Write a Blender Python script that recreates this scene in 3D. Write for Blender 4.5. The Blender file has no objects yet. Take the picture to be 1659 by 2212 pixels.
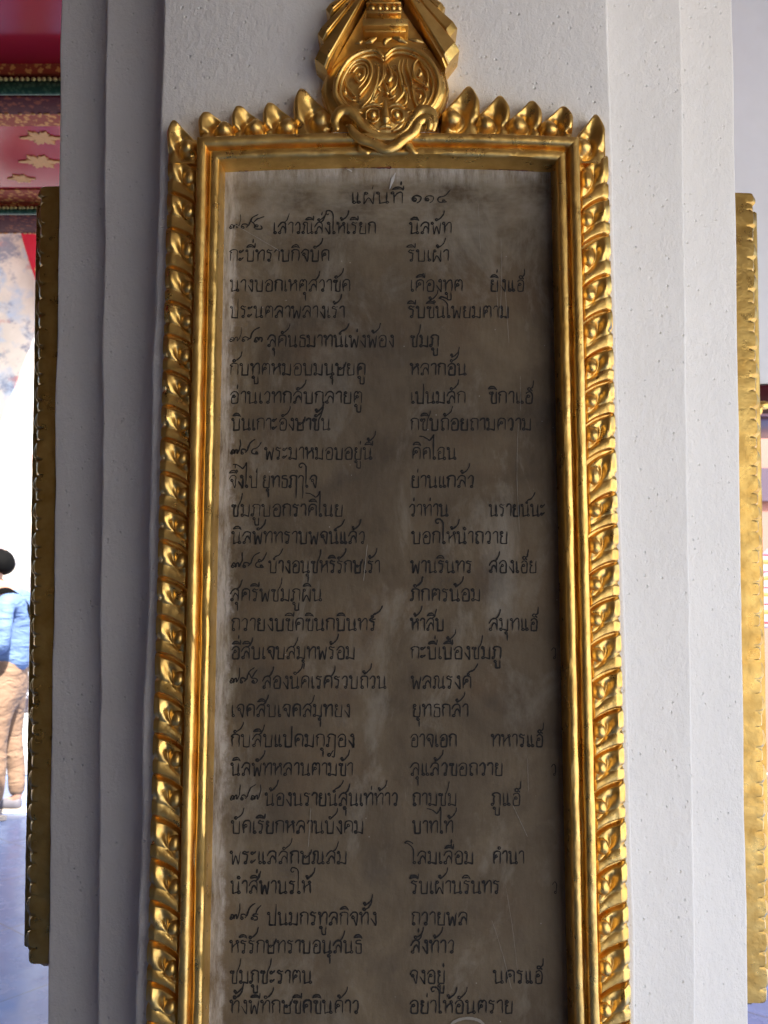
import bpy, bmesh, math, random
from mathutils import Vector, Matrix, noise
random.seed(7)
R = math.radians
scene = bpy.context.scene
COL = scene.collection

# ------------------------------------------------------------------ camera
cam_d = bpy.data.cameras.new("camera")
cam = bpy.data.objects.new("camera", cam_d)
COL.objects.link(cam)
cam.location = (0.0, -0.83, 1.39)
cam.rotation_euler = (R(90 + 5.66), 0, 0)
cam_d.sensor_fit = 'VERTICAL'
cam_d.sensor_height = 36.0
cam_d.lens = 36.0 * 1853.0 / 2212.0
cam_d.clip_start = 0.01
cam_d.clip_end = 500
cam_d.dof.use_dof = True
cam_d.dof.focus_distance = 0.82
cam_d.dof.aperture_fstop = 14.0
scene.camera = cam

# ------------------------------------------------------------------ sky, sun, exposure
SUN = Vector((0.34, -0.67, 1.0)).normalized()
world = bpy.data.worlds.new("World")
scene.world = world
world.use_nodes = True
wn = world.node_tree
bg = wn.nodes["Background"]
sky = wn.nodes.new("ShaderNodeTexSky")
sky.sky_type = 'NISHITA'
sky.sun_disc = False
sky.sun_elevation = math.asin(SUN.z)
sky.sun_rotation = math.atan2(SUN.x, SUN.y)
sky.dust_density = 3.5
sky.ozone_density = 0.6
wn.links.new(sky.outputs[0], bg.inputs[0])
bg.inputs[1].default_value = 0.10
sun_d = bpy.data.lights.new("sun", 'SUN')
sun_d.energy = 3.2
sun_d.angle = R(0.5)
sun_d.color = (1.0, 0.95, 0.87)
sun = bpy.data.objects.new("sun", sun_d)
COL.objects.link(sun)
sun.rotation_euler = SUN.to_track_quat('Z', 'Y').to_euler()
sun.location = (4, -8, 12)
scene.view_settings.view_transform = 'Standard'
scene.view_settings.look = 'None'
scene.view_settings.exposure = 2.2
scene.view_settings.gamma = 1.0
scene.view_settings.use_curve_mapping = False
try:
    scene.cycles.max_bounces = 8
    scene.cycles.diffuse_bounces = 5
    scene.cycles.glossy_bounces = 5
    scene.cycles.sample_clamp_indirect = 8.0
    scene.cycles.use_denoising = True
    scene.cycles.blur_glossy = 0.3
except Exception:
    pass

# ------------------------------------------------------------------ materials
class NT:
    def __init__(self, name):
        self.m = bpy.data.materials.new(name)
        self.m.use_nodes = True
        self.t = self.m.node_tree
        self.b = self.t.nodes["Principled BSDF"]
    def n(self, kind, **kw):
        nd = self.t.nodes.new("ShaderNode" + kind)
        for k, v in kw.items():
            if k.startswith("i_"):
                nd.inputs[k[2:].replace("_", " ")].default_value = v
            else:
                setattr(nd, k, v)
        return nd
    def l(self, a, b):
        self.t.links.new(a, b)
    def set(self, **kw):
        for k, v in kw.items():
            self.b.inputs[k.replace("_", " ")].default_value = v
    def coord(self, kind='Position', scale=(1, 1, 1)):
        if kind == 'Position':
            o = self.n("NewGeometry").outputs['Position']
        else:
            o = self.n("TexCoord").outputs[kind]
        mp = self.n("Mapping")
        mp.inputs['Scale'].default_value = scale
        self.l(o, mp.inputs[0])
        return mp.outputs[0]
    def noise(self, vec, scale, detail=4, rough=0.55, dist=0.0):
        nd = self.n("TexNoise")
        nd.inputs['Scale'].default_value = scale
        nd.inputs['Detail'].default_value = detail
        nd.inputs['Roughness'].default_value = rough
        nd.inputs['Distortion'].default_value = dist
        self.l(vec, nd.inputs['Vector'])
        return nd.outputs[0]
    def voro(self, vec, scale, feature='F1'):
        nd = self.n("TexVoronoi")
        nd.feature = feature
        nd.inputs['Scale'].default_value = scale
        self.l(vec, nd.inputs['Vector'])
        return nd.outputs['Distance']
    def ramp(self, fac, stops):
        nd = self.n("ValToRGB")
        e = nd.color_ramp.elements
        while len(e) < len(stops):
            e.new(0.5)
        for el, (p, c) in zip(e, stops):
            el.position = p
            el.color = (c, c, c, 1) if isinstance(c, (int, float)) else (*c, 1)
        self.l(fac, nd.inputs[0])
        return nd.outputs[0]
    def mix(self, fac, a, b, mode='MIX'):
        nd = self.n("Mix", data_type='RGBA', blend_type=mode)
        for sock, v in ((nd.inputs[0], fac), (nd.inputs[6], a), (nd.inputs[7], b)):
            if isinstance(v, (int, float)):
                sock.default_value = v
            elif isinstance(v, tuple):
                sock.default_value = (*v, 1)
            else:
                self.l(v, sock)
        return nd.outputs[2]
    def math(self, op, a, b=0.0, c=0.0):
        nd = self.n("Math", operation=op)
        for s, v in zip(nd.inputs, (a, b, c)):
            if isinstance(v, (int, float)):
                s.default_value = v
            else:
                self.l(v, s)
        return nd.outputs[0]
    def maprange(self, v, a, b, c=0.0, d=1.0):
        nd = self.n("MapRange", interpolation_type='SMOOTHSTEP')
        self.l(v, nd.inputs[0])
        for i, x in enumerate((a, b, c, d)):
            nd.inputs[1 + i].default_value = x
        return nd.outputs[0]
    def bump(self, h, strength, dist, prev=None):
        nd = self.n("Bump")
        nd.inputs['Strength'].default_value = strength
        nd.inputs['Distance'].default_value = dist
        self.l(h, nd.inputs['Height'])
        if prev is not None:
            self.l(prev, nd.inputs['Normal'])
        self.l(nd.outputs[0], self.b.inputs['Normal'])
        return nd.outputs[0]
    def color(self, c):
        self.l(c, self.b.inputs['Base Color'])
    def rough(self, c):
        self.l(c, self.b.inputs['Roughness'])

def plain(name, col, rough=0.6, metal=0.0, coat=0.0, var=0.15, scale=20):
    t = NT(name)
    v = t.coord()
    f = t.noise(v, scale, 5)
    t.color(t.mix(f, tuple(c * (1 - var) for c in col), tuple(min(1, c * (1 + var)) for c in col)))
    t.set(Roughness=rough, Metallic=metal, Coat_Weight=coat, Coat_Roughness=0.08)
    return t.m

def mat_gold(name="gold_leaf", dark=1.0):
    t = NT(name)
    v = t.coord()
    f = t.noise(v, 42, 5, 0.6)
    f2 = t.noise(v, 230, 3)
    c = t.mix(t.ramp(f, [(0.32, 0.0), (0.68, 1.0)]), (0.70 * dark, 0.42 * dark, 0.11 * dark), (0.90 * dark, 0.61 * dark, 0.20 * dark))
    # small worn spots where the red-brown ground shows through the leaf
    w = t.noise(v, 95, 6, 0.7)
    wm = t.ramp(w, [(0.76, 0.0), (0.82, 0.28)])
    c = t.mix(wm, c, (0.30, 0.16, 0.05))
    t.color(c)
    t.set(Metallic=0.92)
    t.rough(t.maprange(t.noise(v, 70, 4), 0.3, 0.7, 0.26, 0.44))
    b = t.bump(t.noise(v, 90, 3), 0.16, 0.004)
    t.bump(f2, 0.07, 0.0012, b)
    return t.m

def mat_plaster(name="white_plaster", base=(0.785, 0.755, 0.700)):
    t = NT(name)
    v = t.coord()
    big = t.noise(v, 5.0, 4)
    c = t.mix(t.ramp(big, [(0.35, 0.0), (0.7, 1.0)]), tuple(x * 0.95 for x in base), base)
    spots = t.ramp(t.noise(v, 330, 2), [(0.72, 0.0), (0.77, 1.0)])
    c = t.mix(t.math('MULTIPLY', spots, 0.35), c, (0.30, 0.27, 0.25))
    # one rusty scuff on the left corner of the shaft
    sv = t.n("VectorMath", operation='DISTANCE')
    mp = t.n("Mapping")
    mp.inputs['Scale'].default_value = (1.0, 1.0, 0.45)
    t.l(t.n("NewGeometry").outputs['Position'], mp.inputs[0])
    t.l(mp.outputs[0], sv.inputs[0])
    sv.inputs[1].default_value = (-0.355, 0.131, 1.372 * 0.45)
    near = t.maprange(sv.outputs['Value'], 0.020, 0.003, 0.0, 1.0)
    rs = t.math('MULTIPLY', near, t.ramp(t.noise(v, 210, 5, 0.7), [(0.50, 0.0), (0.60, 1.0)]))
    c = t.mix(rs, c, (0.22, 0.09, 0.05))
    t.color(c)
    t.set(Roughness=0.62, Specular_IOR_Level=0.3)
    vs = t.coord(scale=(1, 1, 0.7))
    b1 = t.bump(t.noise(vs, 80, 6, 0.68), 0.36, 0.007)
    pits = t.ramp(t.voro(v, 110), [(0.0, 0.0), (0.20, 1.0)])
    gate = t.ramp(t.noise(v, 40, 3), [(0.48, 0.0), (0.56, 1.0)])
    pg = t.math('SUBTRACT', 1.0, t.math('MULTIPLY', gate, t.math('SUBTRACT', 1.0, pits)))
    b2 = t.bump(pg, 0.6, 0.0028, b1)
    t.bump(t.noise(v, 420, 3), 0.30, 0.0012, b2)
    return t.m

def mat_stone():
    t = NT("weathered_slate")
    v = t.coord('Object')
    vz = t.coord('Object', (1, 1, 0.3))
    a = t.noise(v, 11, 6, 0.6, 0.4)
    c = t.mix(t.ramp(a, [(0.3, 0.0), (0.7, 1.0)]), (0.068, 0.045, 0.024), (0.200, 0.148, 0.086))
    br = t.ramp(t.noise(v, 9, 5, 0.6), [(0.52, 0.0), (0.72, 1.0)])
    c = t.mix(t.math('MULTIPLY', br, 0.6), c, (0.150, 0.085, 0.038))
    gy = t.ramp(t.noise(t.coord('Object', (1, 1, 0.55)), 14, 7, 0.68, 0.5), [(0.52, 0.0), (0.74, 1.0)])
    c = t.mix(t.math('MULTIPLY', gy, 0.75), c, (0.35, 0.312, 0.245))
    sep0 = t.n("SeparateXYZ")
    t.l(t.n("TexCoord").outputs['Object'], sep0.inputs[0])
    low_pale = t.math('MULTIPLY', t.maprange(sep0.outputs[2], 0.02, -0.34, 0.0, 1.0), t.ramp(t.noise(v, 8, 6, 0.65), [(0.30, 0.25), (0.70, 1.0)]))  # blotchy pale tone growing towards the bottom of the panel
    c = t.mix(t.math('MULTIPLY', low_pale, 0.42), c, (0.235, 0.185, 0.120))
    ds = t.n("VectorMath", operation='DISTANCE')
    mq = t.n("Mapping")
    mq.inputs['Scale'].default_value = (1.0, 1.0, 0.75)
    t.l(t.n("TexCoord").outputs['Object'], mq.inputs[0])
    t.l(mq.outputs[0], ds.inputs[0])
    ds.inputs[1].default_value = (-0.02, -0.009, 0.15)
    dark_oval = t.math('MULTIPLY', t.maprange(ds.outputs['Value'], 0.16, 0.03, 0.0, 1.0), t.ramp(t.noise(v, 10, 6, 0.65), [(0.30, 0.1), (0.62, 1.0)]))  # soft dark oval in the upper middle of the panel
    c = t.mix(t.math('MULTIPLY', dark_oval, 0.5), c, (0.052, 0.040, 0.030))
    dk = t.ramp(t.noise(v, 16, 5, 0.6), [(0.55, 0.0), (0.75, 1.0)])
    c = t.mix(t.math('MULTIPLY', dk, 0.5), c, (0.045, 0.038, 0.034))
    fine = t.noise(t.coord('Object', (1, 1, 0.2)), 300, 4, 0.7)
    c = t.mix(0.22, c, t.mix(fine, (0.02, 0.017, 0.014), (0.20, 0.18, 0.15)))
    sep = t.n("SeparateXYZ")
    t.l(t.n("TexCoord").outputs['Object'], sep.inputs[0])
    x, z = sep.outputs[0], sep.outputs[2]
    # pale lime deposit down the left margin and along the top edge
    wob = t.math('MULTIPLY', t.math('SUBTRACT', t.noise(v, 42, 7, 0.7), 0.5), 0.032)
    le = t.maprange(t.math('ADD', x, wob), -0.147, -0.156, 0.0, 1.0)
    st = t.ramp(t.noise(t.coord('Object', (1, 1, 0.16)), 150, 7, 0.75), [(0.36, 0.05), (0.60, 1.0)])
    lm = t.math('MULTIPLY', le, st)
    c = t.mix(t.math('MULTIPLY', lm, 0.85), c, (0.44, 0.42, 0.39))
    wob2 = t.math('MULTIPLY', t.math('SUBTRACT', t.noise(v, 26, 6, 0.7), 0.5), 0.030)
    te = t.maprange(t.math('ADD', z, wob2), 0.396, 0.414, 0.0, 1.0)
    c = t.mix(t.math('MULTIPLY', t.math('MULTIPLY', te, st), 0.85), c, (0.46, 0.44, 0.41))
    # paler upper part, scuffed
    up = t.math('MULTIPLY', t.maprange(z, 0.30, 0.40, 0.0, 1.0), t.ramp(t.noise(t.coord('Object', (1, 1, 2.2)), 24, 6, 0.65), [(0.35, 0.0), (0.75, 1.0)]))
    c = t.mix(t.math('MULTIPLY', up, 0.8), c, (0.33, 0.29, 0.22))
    le2 = t.math('MULTIPLY', t.maprange(t.math('ADD', x, wob), -0.118, -0.150, 0.0, 1.0), t.ramp(t.noise(vz, 60, 6, 0.7), [(0.5, 0.0), (0.72, 1.0)]))
    c = t.mix(t.math('MULTIPLY', le2, 0.5), c, (0.30, 0.27, 0.20))
    sp = t.ramp(t.voro(v, 95), [(0.0, 1.0), (0.07, 0.0)])
    gate = t.ramp(t.noise(v, 37, 2), [(0.58, 0.0), (0.62, 1.0)])
    c = t.mix(t.math('MULTIPLY', t.math('MULTIPLY', sp, gate), 0.8), c, (0.5, 0.48, 0.44))
    t.color(c)
    t.set(Roughness=0.6, Specular_IOR_Level=0.12)
    b = t.bump(t.noise(v, 70, 5), 0.25, 0.004)
    t.bump(t.noise(v, 400, 3), 0.2, 0.001, b)
    return t.m

def mat_pattern(name, ground, figure, scale=30, lo=0.38, hi=0.5, rough=0.3, zs=1.0):
    """painted gold scrolls on a lacquered ground"""
    t = NT(name)
    v = t.coord(scale=(1, 1, zs))
    d = t.voro(v, scale)
    d2 = t.voro(v, scale * 2.6)
    k = t.math('ADD', t.math('MULTIPLY', d, 0.75), t.math('MULTIPLY', d2, 0.35))
    m = t.ramp(k, [(lo, 1.0), (hi, 0.0)])
    t.color(t.mix(m, ground, figure))
    t.set(Roughness=rough, Specular_IOR_Level=0.12)
    return t.m

def mat_mural():
    t = NT("mural_paint")
    v = t.coord()
    c = t.mix(t.ramp(t.noise(v, 1.6, 6, 0.6), [(0.4, 0.0), (0.6, 1.0)]), (0.52, 0.46, 0.38), (0.62, 0.56, 0.48))
    c = t.mix(t.ramp(t.noise(v, 2.3, 5, 0.6), [(0.5, 0.0), (0.6, 1.0)]), c, (0.36, 0.42, 0.50))
    c = t.mix(t.ramp(t.noise(t.coord(scale=(1, 1, 1.4)), 3.1, 6, 0.7), [(0.52, 0.0), (0.62, 0.8)]), c, (0.15, 0.17, 0.24))
    c = t.mix(t.ramp(t.noise(v, 4.7, 4), [(0.60, 0.0), (0.68, 0.7)]), c, (0.45, 0.18, 0.16))
    t.color(c)
    t.set(Roughness=0.7)
    return t.m

def mat_floor():
    t = NT("sky_tinted_marble")  # blue of the sky light is mixed into the marble colour
    v = t.coord()
    vr = t.n("Mapping")
    vr.inputs['Rotation'].default_value = (0, 0, R(40))
    t.l(t.n("NewGeometry").outputs['Position'], vr.inputs[0])
    br = t.n("TexBrick", offset=0.0)
    br.inputs['Scale'].default_value = 1.0
    br.inputs['Brick Width'].default_value = 0.62
    br.inputs['Row Height'].default_value = 0.62
    br.inputs['Mortar Size'].default_value = 0.003
    br.inputs['Color1'].default_value = (0.165, 0.25, 0.47, 1)
    br.inputs['Color2'].default_value = (0.185, 0.275, 0.51, 1)
    br.inputs['Mortar'].default_value = (0.10, 0.11, 0.13, 1)
    t.l(vr.outputs[0], br.inputs['Vector'])
    f = t.noise(v, 5, 7, 0.7, 1.0)
    c = t.mix(t.ramp(f, [(0.42, 0.0), (0.62, 0.45)]), br.outputs[0], (0.11, 0.175, 0.35))
    t.color(c)
    t.rough(t.maprange(t.noise(v, 9, 5), 0.3, 0.7, 0.16, 0.32))
    return t.m

GOLD = mat_gold()
GOLD_SIDE = mat_gold("gold_leaf_dimmed", 0.58)  # same leaf, darkened in colour to stand in for dimmer light on the flanks
PLASTER = mat_plaster()
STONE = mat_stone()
INK = plain("engraved_black", (0.010, 0.008, 0.006), 0.8)
SCR = plain("pale_scratch", (0.27, 0.245, 0.20), 0.8)
REDP = plain("dark_red_paint", (0.10, 0.008, 0.012), 0.5, var=0.4, scale=150)
CHIP = plain("bare_gesso", (0.45, 0.44, 0.43), 0.8)
LACQ = plain("red_lacquer", (0.33, 0.016, 0.030), 0.12, var=0.1, scale=6)
LACQ.node_tree.nodes["Principled BSDF"].inputs["Specular IOR Level"].default_value = 0.14
REARC = plain("dimmed_ceiling_brown", (0.10, 0.052, 0.032), 0.5, var=0.3, scale=6)  # invented dark tone, keeps bright red ceiling reflections out of the gold
DRED = plain("deep_red_lacquer", (0.075, 0.006, 0.012), 0.3)
ORBAND = mat_pattern("gold_scroll_on_red", (0.27, 0.05, 0.025), (0.55, 0.25, 0.07), 46, 0.42, 0.52, 0.6)
DKBAND = mat_pattern("faint_scroll_on_maroon", (0.055, 0.006, 0.008), (0.15, 0.035, 0.015), 44, 0.38, 0.5, 0.7)
GREEN = mat_pattern("green_moulding_paint", (0.018, 0.05, 0.030), (0.05, 0.10, 0.055), 70, 0.4, 0.6)
BEADM = plain("pale_gold_bead", (0.42, 0.36, 0.13), 0.4)
STARM = plain("painted_gold_star", (0.50, 0.24, 0.07), 0.7, var=0.3, scale=90)
MURAL = mat_mural()
MURALD = plain("dark_mural_paint", (0.09, 0.075, 0.06), 0.7, var=0.5, scale=2)  # mural tone darkened to keep bounce light off the left faces
BACKW = plain("ochre_limewash", (0.34, 0.26, 0.165), 0.8, var=0.3, scale=1.5)  # tone of the added back wall, set for what the gold reflects
FLOORM = mat_floor()
PAVE = plain("pale_paving", (0.42, 0.40, 0.37), 0.8, var=0.12, scale=3)
WHITEW = plain("limewashed_wall", (0.78, 0.77, 0.75), 0.75, var=0.04, scale=2)
PINKW = plain("pink_wall_paint", (0.33, 0.15, 0.12), 0.7, var=0.06)
CEILW = plain("white_soffit_paint", (0.78, 0.80, 0.815), 0.7, var=0.05)
MARB = plain("grey_white_marble", (0.55, 0.56, 0.58), 0.5, var=0.2, scale=8)
MOSA = mat_pattern("mirror_mosaic", (0.06, 0.05, 0.06), (0.55, 0.58, 0.62), 26, 0.42, 0.5, 0.2)

# ------------------------------------------------------------------ mesh helpers
def mesh_obj(name, V, F, mat, parent=None, smooth=True, sharp=None, loc=None):
    me = bpy.data.meshes.new(name)
    me.from_pydata(V, [], F)
    bm = bmesh.new()
    bm.from_mesh(me)
    bmesh.ops.recalc_face_normals(bm, faces=bm.faces)
    bm.to_mesh(me)
    bm.free()
    me.materials.append(mat)
    if smooth:
        me.polygons.foreach_set("use_smooth", [True] * len(me.polygons))
        if sharp:
            me.set_sharp_from_angle(angle=R(sharp))
    o = bpy.data.objects.new(name, me)
    COL.objects.link(o)
    if parent:
        o.parent = parent
    if loc:
        o.location = loc
    return o

def tag(o, label=None, cat=None, group=None, kind=None):
    for k, v in (("label", label), ("category", cat), ("group", group), ("kind", kind)):
        if v:
            o[k] = v
    return o

def empty(name, loc, rot=(0, 0, 0)):
    o = bpy.data.objects.new(name, None)
    o.empty_display_size = 0.05
    COL.objects.link(o)
    o.location = loc
    o.rotation_euler = rot
    return o

def grid_faces(nu, nv, base=0):
    return [(base + j * nu + i, base + j * nu + i + 1, base + (j + 1) * nu + i + 1, base + (j + 1) * nu + i)
            for j in range(nv - 1) for i in range(nu - 1)]

def box_geo(x0, x1, y0, y1, z0, z1):
    V = [(x, y, z) for z in (z0, z1) for y in (y0, y1) for x in (x0, x1)]
    F = [(0, 1, 3, 2), (4, 6, 7, 5), (0, 4, 5, 1), (2, 3, 7, 6), (0, 2, 6, 4), (1, 5, 7, 3)]
    return V, F

def join_geo(*gs):
    V, F = [], []
    for v, f in gs:
        b = len(V)
        V += v
        F += [tuple(i + b for i in q) for q in f]
    return V, F

def bevel_obj(o, w, seg=2):
    bm = bmesh.new()
    bm.from_mesh(o.data)
    bmesh.ops.bevel(bm, geom=list(bm.edges), offset=w, segments=seg, affect='EDGES', profile=0.5, clamp_overlap=True)
    bm.to_mesh(o.data)
    bm.free()
    o.data.set_sharp_from_angle(angle=R(40))
    return o

def box_obj(name, b, mat, parent=None, bevel=0.0):
    V, F = box_geo(*b)
    o = mesh_obj(name, V, F, mat, parent, smooth=False)
    if bevel:
        bevel_obj(o, bevel)
    return o

def catmull(pts, n=6):
    if len(pts) < 3:
        return [Vector(p) for p in pts] if len(pts) < 2 else [Vector(pts[0]).lerp(Vector(pts[1]), i / n) for i in range(n + 1)]
    P = [Vector(p) for p in pts]
    P = [P[0] * 2 - P[1]] + P + [P[-1] * 2 - P[-2]]
    out = []
    for i in range(1, len(P) - 2):
        a, b, c, d = P[i - 1:i + 3]
        for k in range(n):
            t = k / n
            out.append(0.5 * (2 * b + (c - a) * t + (2 * a - 5 * b + 4 * c - d) * t * t + (3 * b - 3 * c + d - a) * t ** 3))
    out.append(P[-2])
    return out

def sstep(a, b, x):
    t = max(0.0, min(1.0, (x - a) / (b - a)))
    return t * t * (3 - 2 * t)

def gauss(x):
    return math.exp(-x * x)

# ------------------------------------------------------------------ the setting: floor, court, ceiling
def sheet(name, x0, x1, y0, y1, z, mat, n=1):
    return mesh_obj(name, [(x0, y0, z), (x1, y0, z), (x1, y1, z), (x0, y1, z)], [(0, 1, 2, 3)], mat, smooth=False)
tag(sheet("courtyard_ground", -60, 60, -60, 60, -0.15, PAVE), kind="structure")
V, F = box_geo(-4.0, 2.5, -9.0, 7.2, -0.146, 0.0)
tag(mesh_obj("gallery_floor", V, F, FLOORM, smooth=False), kind="structure")

ZC = 3.0
V, F = box_geo(0.752, 2.3, -5.0, 2.72, ZC, ZC + 0.16)
tag(mesh_obj("eave_soffit", V, F, REARC, smooth=False), kind="structure")
V, F = box_geo(2.301, 2.34, -5.0, 2.72, 2.52, ZC + 0.2)
tag(mesh_obj("eave_light_block", V, F, DRED, smooth=False), kind="structure")  # unseen board added at the eave to cut the upper sky light
V, F = box_geo(-4.0, 0.75, -5.0, 0.6, ZC, ZC + 0.16)
tag(mesh_obj("rear_ceiling", V, F, REARC, smooth=False), kind="structure")  # unseen ceiling, made dark brown to mute its reflections
V, F = box_geo(-4.0, 0.75, 0.602, 2.72, ZC, ZC + 0.16)
ceiling = tag(mesh_obj("ceiling", V, F, LACQ, smooth=False), kind="structure")

def star_geo(cx, cy, r, z):
    V = [(cx, cy, z)]
    F = []
    n = 96
    for i in range(n):
        a = 2 * math.pi * i / n
        rr = r * (0.50 + 0.30 * abs(math.cos(3 * a)) ** 1.3 + 0.09 * math.cos(18 * a) + (0.22 if abs(math.cos(a)) > 0.985 else 0))
        V.append((cx + rr * math.cos(a), cy + rr * math.sin(a) * 0.8, z))
    for i in range(n):
        F.append((0, 1 + i, 1 + (i + 1) % n))
    b = len(V)
    V += [(x, y, z + 0.004) for x, y, z in V]
    F += [tuple(b + i for i in f) for f in F] + [(1 + i, 1 + (i + 1) % n, b + 1 + (i + 1) % n, b + 1 + i) for i in range(n)]
    return V, F

# gold rosettes painted proud of the coffer, only where the coffer shows
for cx, cy, r in ((-1.205, 2.045, 0.070), (-1.275, 2.21, 0.074), (-1.45, 2.045, 0.070), (-1.53, 2.21, 0.074), (-0.96, 2.045, 0.07), (-1.02, 2.21, 0.074), (-1.13, 2.33, 0.05), (-1.40, 2.34, 0.05)):
    V, F = star_geo(cx, cy, r, ZC - 0.004)
    mesh_obj("gold_rosette", V, F, STARM, ceiling, smooth=False)
for y0, y1 in ((1.80, 1.962), (2.425, 2.535)):
    V, F = box_geo(-4.0, 0.4, y0, y1, ZC - 0.006, ZC + 0.004)
    mesh_obj("painted_border", V, F, ORBAND, ceiling, smooth=False)

def ceiling_beam(y0, depth, zb, label, colr):
    r = empty("ceiling_beam", (-0.8, y0, ZC))
    tag(r, label, "beam", "painted ceiling beams")
    h = ZC - zb
    def seg(name, ya, yb, za, zb_, mat, bev=0.004):
        V, F = box_geo(-3.2, 1.15, ya, yb, zb_, za)
        o = mesh_obj(name, V, F, mat, r, smooth=False)
        if bev:
            bevel_obj(o, bev)
        return o
    seg("core", 0.022, depth - 0.004, 0.004, -h, DKBAND)
    seg("scroll_band", 0.0, 0.020, 0.002, -h * 0.36, ORBAND)
    seg("shadow_fillet", 0.012, 0.0215, -h * 0.36, -h * 0.55, DRED, 0)
    # rounded green moulding with a row of pale beads
    V, F = [], []
    n = 12
    rz = h * 0.24
    for k, xx in enumerate((-3.2, 1.15)):
        for i in range(n):
            a = 2 * math.pi * i / n
            V.append((xx, 0.004 + 0.018 * math.cos(a), -h * 0.80 + rz * math.sin(a)))
    F = [(i, (i + 1) % n, n + (i + 1) % n, n + i) for i in range(n)] + [tuple(range(n)), tuple(range(2 * n - 1, n - 1, -1))]
    mesh_obj("green_moulding", V, F, GREEN, r, sharp=60)
    V, F = [], []
    xs = -0.95
    while xs < 0.6:
        g = sphere_geo((xs + random.uniform(-.002, .002), -0.012, -h * 0.62), (0.0072, 0.006, 0.0065), 8, 6)
        V, F = join_geo((V, F), g)
        xs += 0.0165
    mesh_obj("bead_row", V, F, BEADM, r)
    seg("back_fillet", depth - 0.004, depth + 0.018, 0.002, -h * 0.72, colr, 0.003)
    V, F = [], []
    xs = -1.0
    while xs < 0.6:
        if random.random() < 0.8:
            V, F = join_geo((V, F), sphere_geo((xs, depth - 0.010, -h - 0.001), (0.007 + random.random() * .004, 0.005, 0.003), 8, 5))
        xs += 0.021
    mesh_obj("dotted_edge", V, F, STARM, r)
    return r

def sphere_geo(c, r, nu=12, nv=8):
    V = [(c[0], c[1], c[2] - r[2])]
    for j in range(1, nv):
        p = math.pi * j / nv - math.pi / 2
        for i in range(nu):
            a = 2 * math.pi * i / nu
            V.append((c[0] + r[0] * math.cos(p) * math.cos(a), c[1] + r[1] * math.cos(p) * math.sin(a), c[2] + r[2] * math.sin(p)))
    V.append((c[0], c[1], c[2] + r[2]))
    F = [(0, 1 + (i + 1) % nu, 1 + i) for i in range(nu)]
    for j in range(nv - 2):
        b = 1 + j * nu
        F += [(b + i, b + (i + 1) % nu, b + nu + (i + 1) % nu, b + nu + i) for i in range(nu)]
    b = 1 + (nv - 2) * nu
    F += [(b + i, b + (i + 1) % nu, len(V) - 1) for i in range(nu)]
    return V, F

ceiling_beam(1.625, 0.125, 2.907, "broad maroon ceiling beam with a bright row of pale beads on green, high at the upper left edge", PINKW)
ceiling_beam(2.541, 0.20, 2.951, "narrower green edged ceiling beam with a pinkish back strip, level with the top of the dark gilded frame", PINKW)

# far walls ---------------------------------------------------------------
end_wall = box_obj("mural_wall", (-4.0, -1.2, 7.2, 7.5, -0.14, 6.2), WHITEW)
tag(end_wall, "far painted wall behind the person, mural in shade above and sunlit below", "wall")
V, F = box_geo(-4.0, -1.25, 7.185, 7.1985, 0.9, 6.0)
mesh_obj("mural_painting", V, F, MURAL, end_wall, smooth=False)
side_wall = box_obj("gallery_wall", (-4.3, -4.003, -5.3, 2.72, -0.14, 3.4), MURALD)
tag(side_wall, "long painted gallery wall running along the left side of the corridor", "wall")
back_wall = box_obj("added_blocker_wall", (-4.0, 1.5, -5.3, -5.0, -0.14, 3.4), BACKW)  # added out of view to stop frontal sky light and shape reflections
tag(back_wall, "unseen dim wall added behind the photographer to block sky light", "wall")
# the higher roof of the crossing, whose left edge shades the mural
V, F = box_geo(-4.6, -2.90, 4.4, 7.15, 5.2, 5.35)
tag(mesh_obj("porch_roof", V, F, LACQ, smooth=False), "high porch roof over the far corner of the gallery", "roof")
# red gable board with gold dots, right of the mural
V = []
pts = [(-3.50, 5.1), (-3.416, 4.75), (-3.353, 4.564), (-3.256, 4.294), (-3.20, 4.117), (-3.15, 3.90), (-2.4, 3.80), (-2.4, 5.1)]
for y in (6.98, 7.04):
    V += [(x, y, z) for x, z in pts]
n = len(pts)
F = [tuple(range(n)), tuple(range(2 * n - 1, n - 1, -1))] + [(i, (i + 1) % n, n + (i + 1) % n, n + i) for i in range(n)]
gb = mesh_obj("gable_board", V, F, LACQ, smooth=False)
tag(gb, "raking red board with gold dots beside the mural, just left of the dark frame", "board")
for x, z in ((-3.218, 4.64), (-3.256, 4.46), (-3.13, 4.50), (-3.14, 4.25), (-3.02, 4.62), (-3.06, 4.36)):
    V, F = sphere_geo((x, 6.979, z), (0.031, 0.004, 0.036), 14, 8)
    mesh_obj("gold_dot", V, F, STARM, gb)

# right background ---------------------------------------------------------
lw = box_obj("lintel_wall", (0.80, 2.25, 1.2, 1.45, 1.902, 2.995), CEILW)
tag(lw, "grey white lintel wall high behind the right hand gilded frame", "wall")
lb = box_obj("lintel_beam", (0.80, 2.25, 1.19, 1.445, 1.812, 1.900), DRED, bevel=0.01)
tag(lb, "dark maroon lacquered beam with a gold finial under the grey white lintel wall", "beam")
V, F = join_geo(sphere_geo((0.900, 1.174, 1.843), (0.020, 0.014, 0.011), 12, 8), sphere_geo((0.888, 1.174, 1.832), (0.011, 0.014, 0.014), 12, 8),
                sphere_geo((0.918, 1.174, 1.848), (0.018, 0.010, 0.005), 12, 8))
mesh_obj("gold_finial", V, F, GOLD, lb)
V, F = box_geo(0.81, 2.2, 1.181, 1.189, 1.820, 1.825)
mesh_obj("pale_line", V, F, plain("mauve_line", (0.30, 0.16, 0.22), 0.4), lb, smooth=False)
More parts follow.
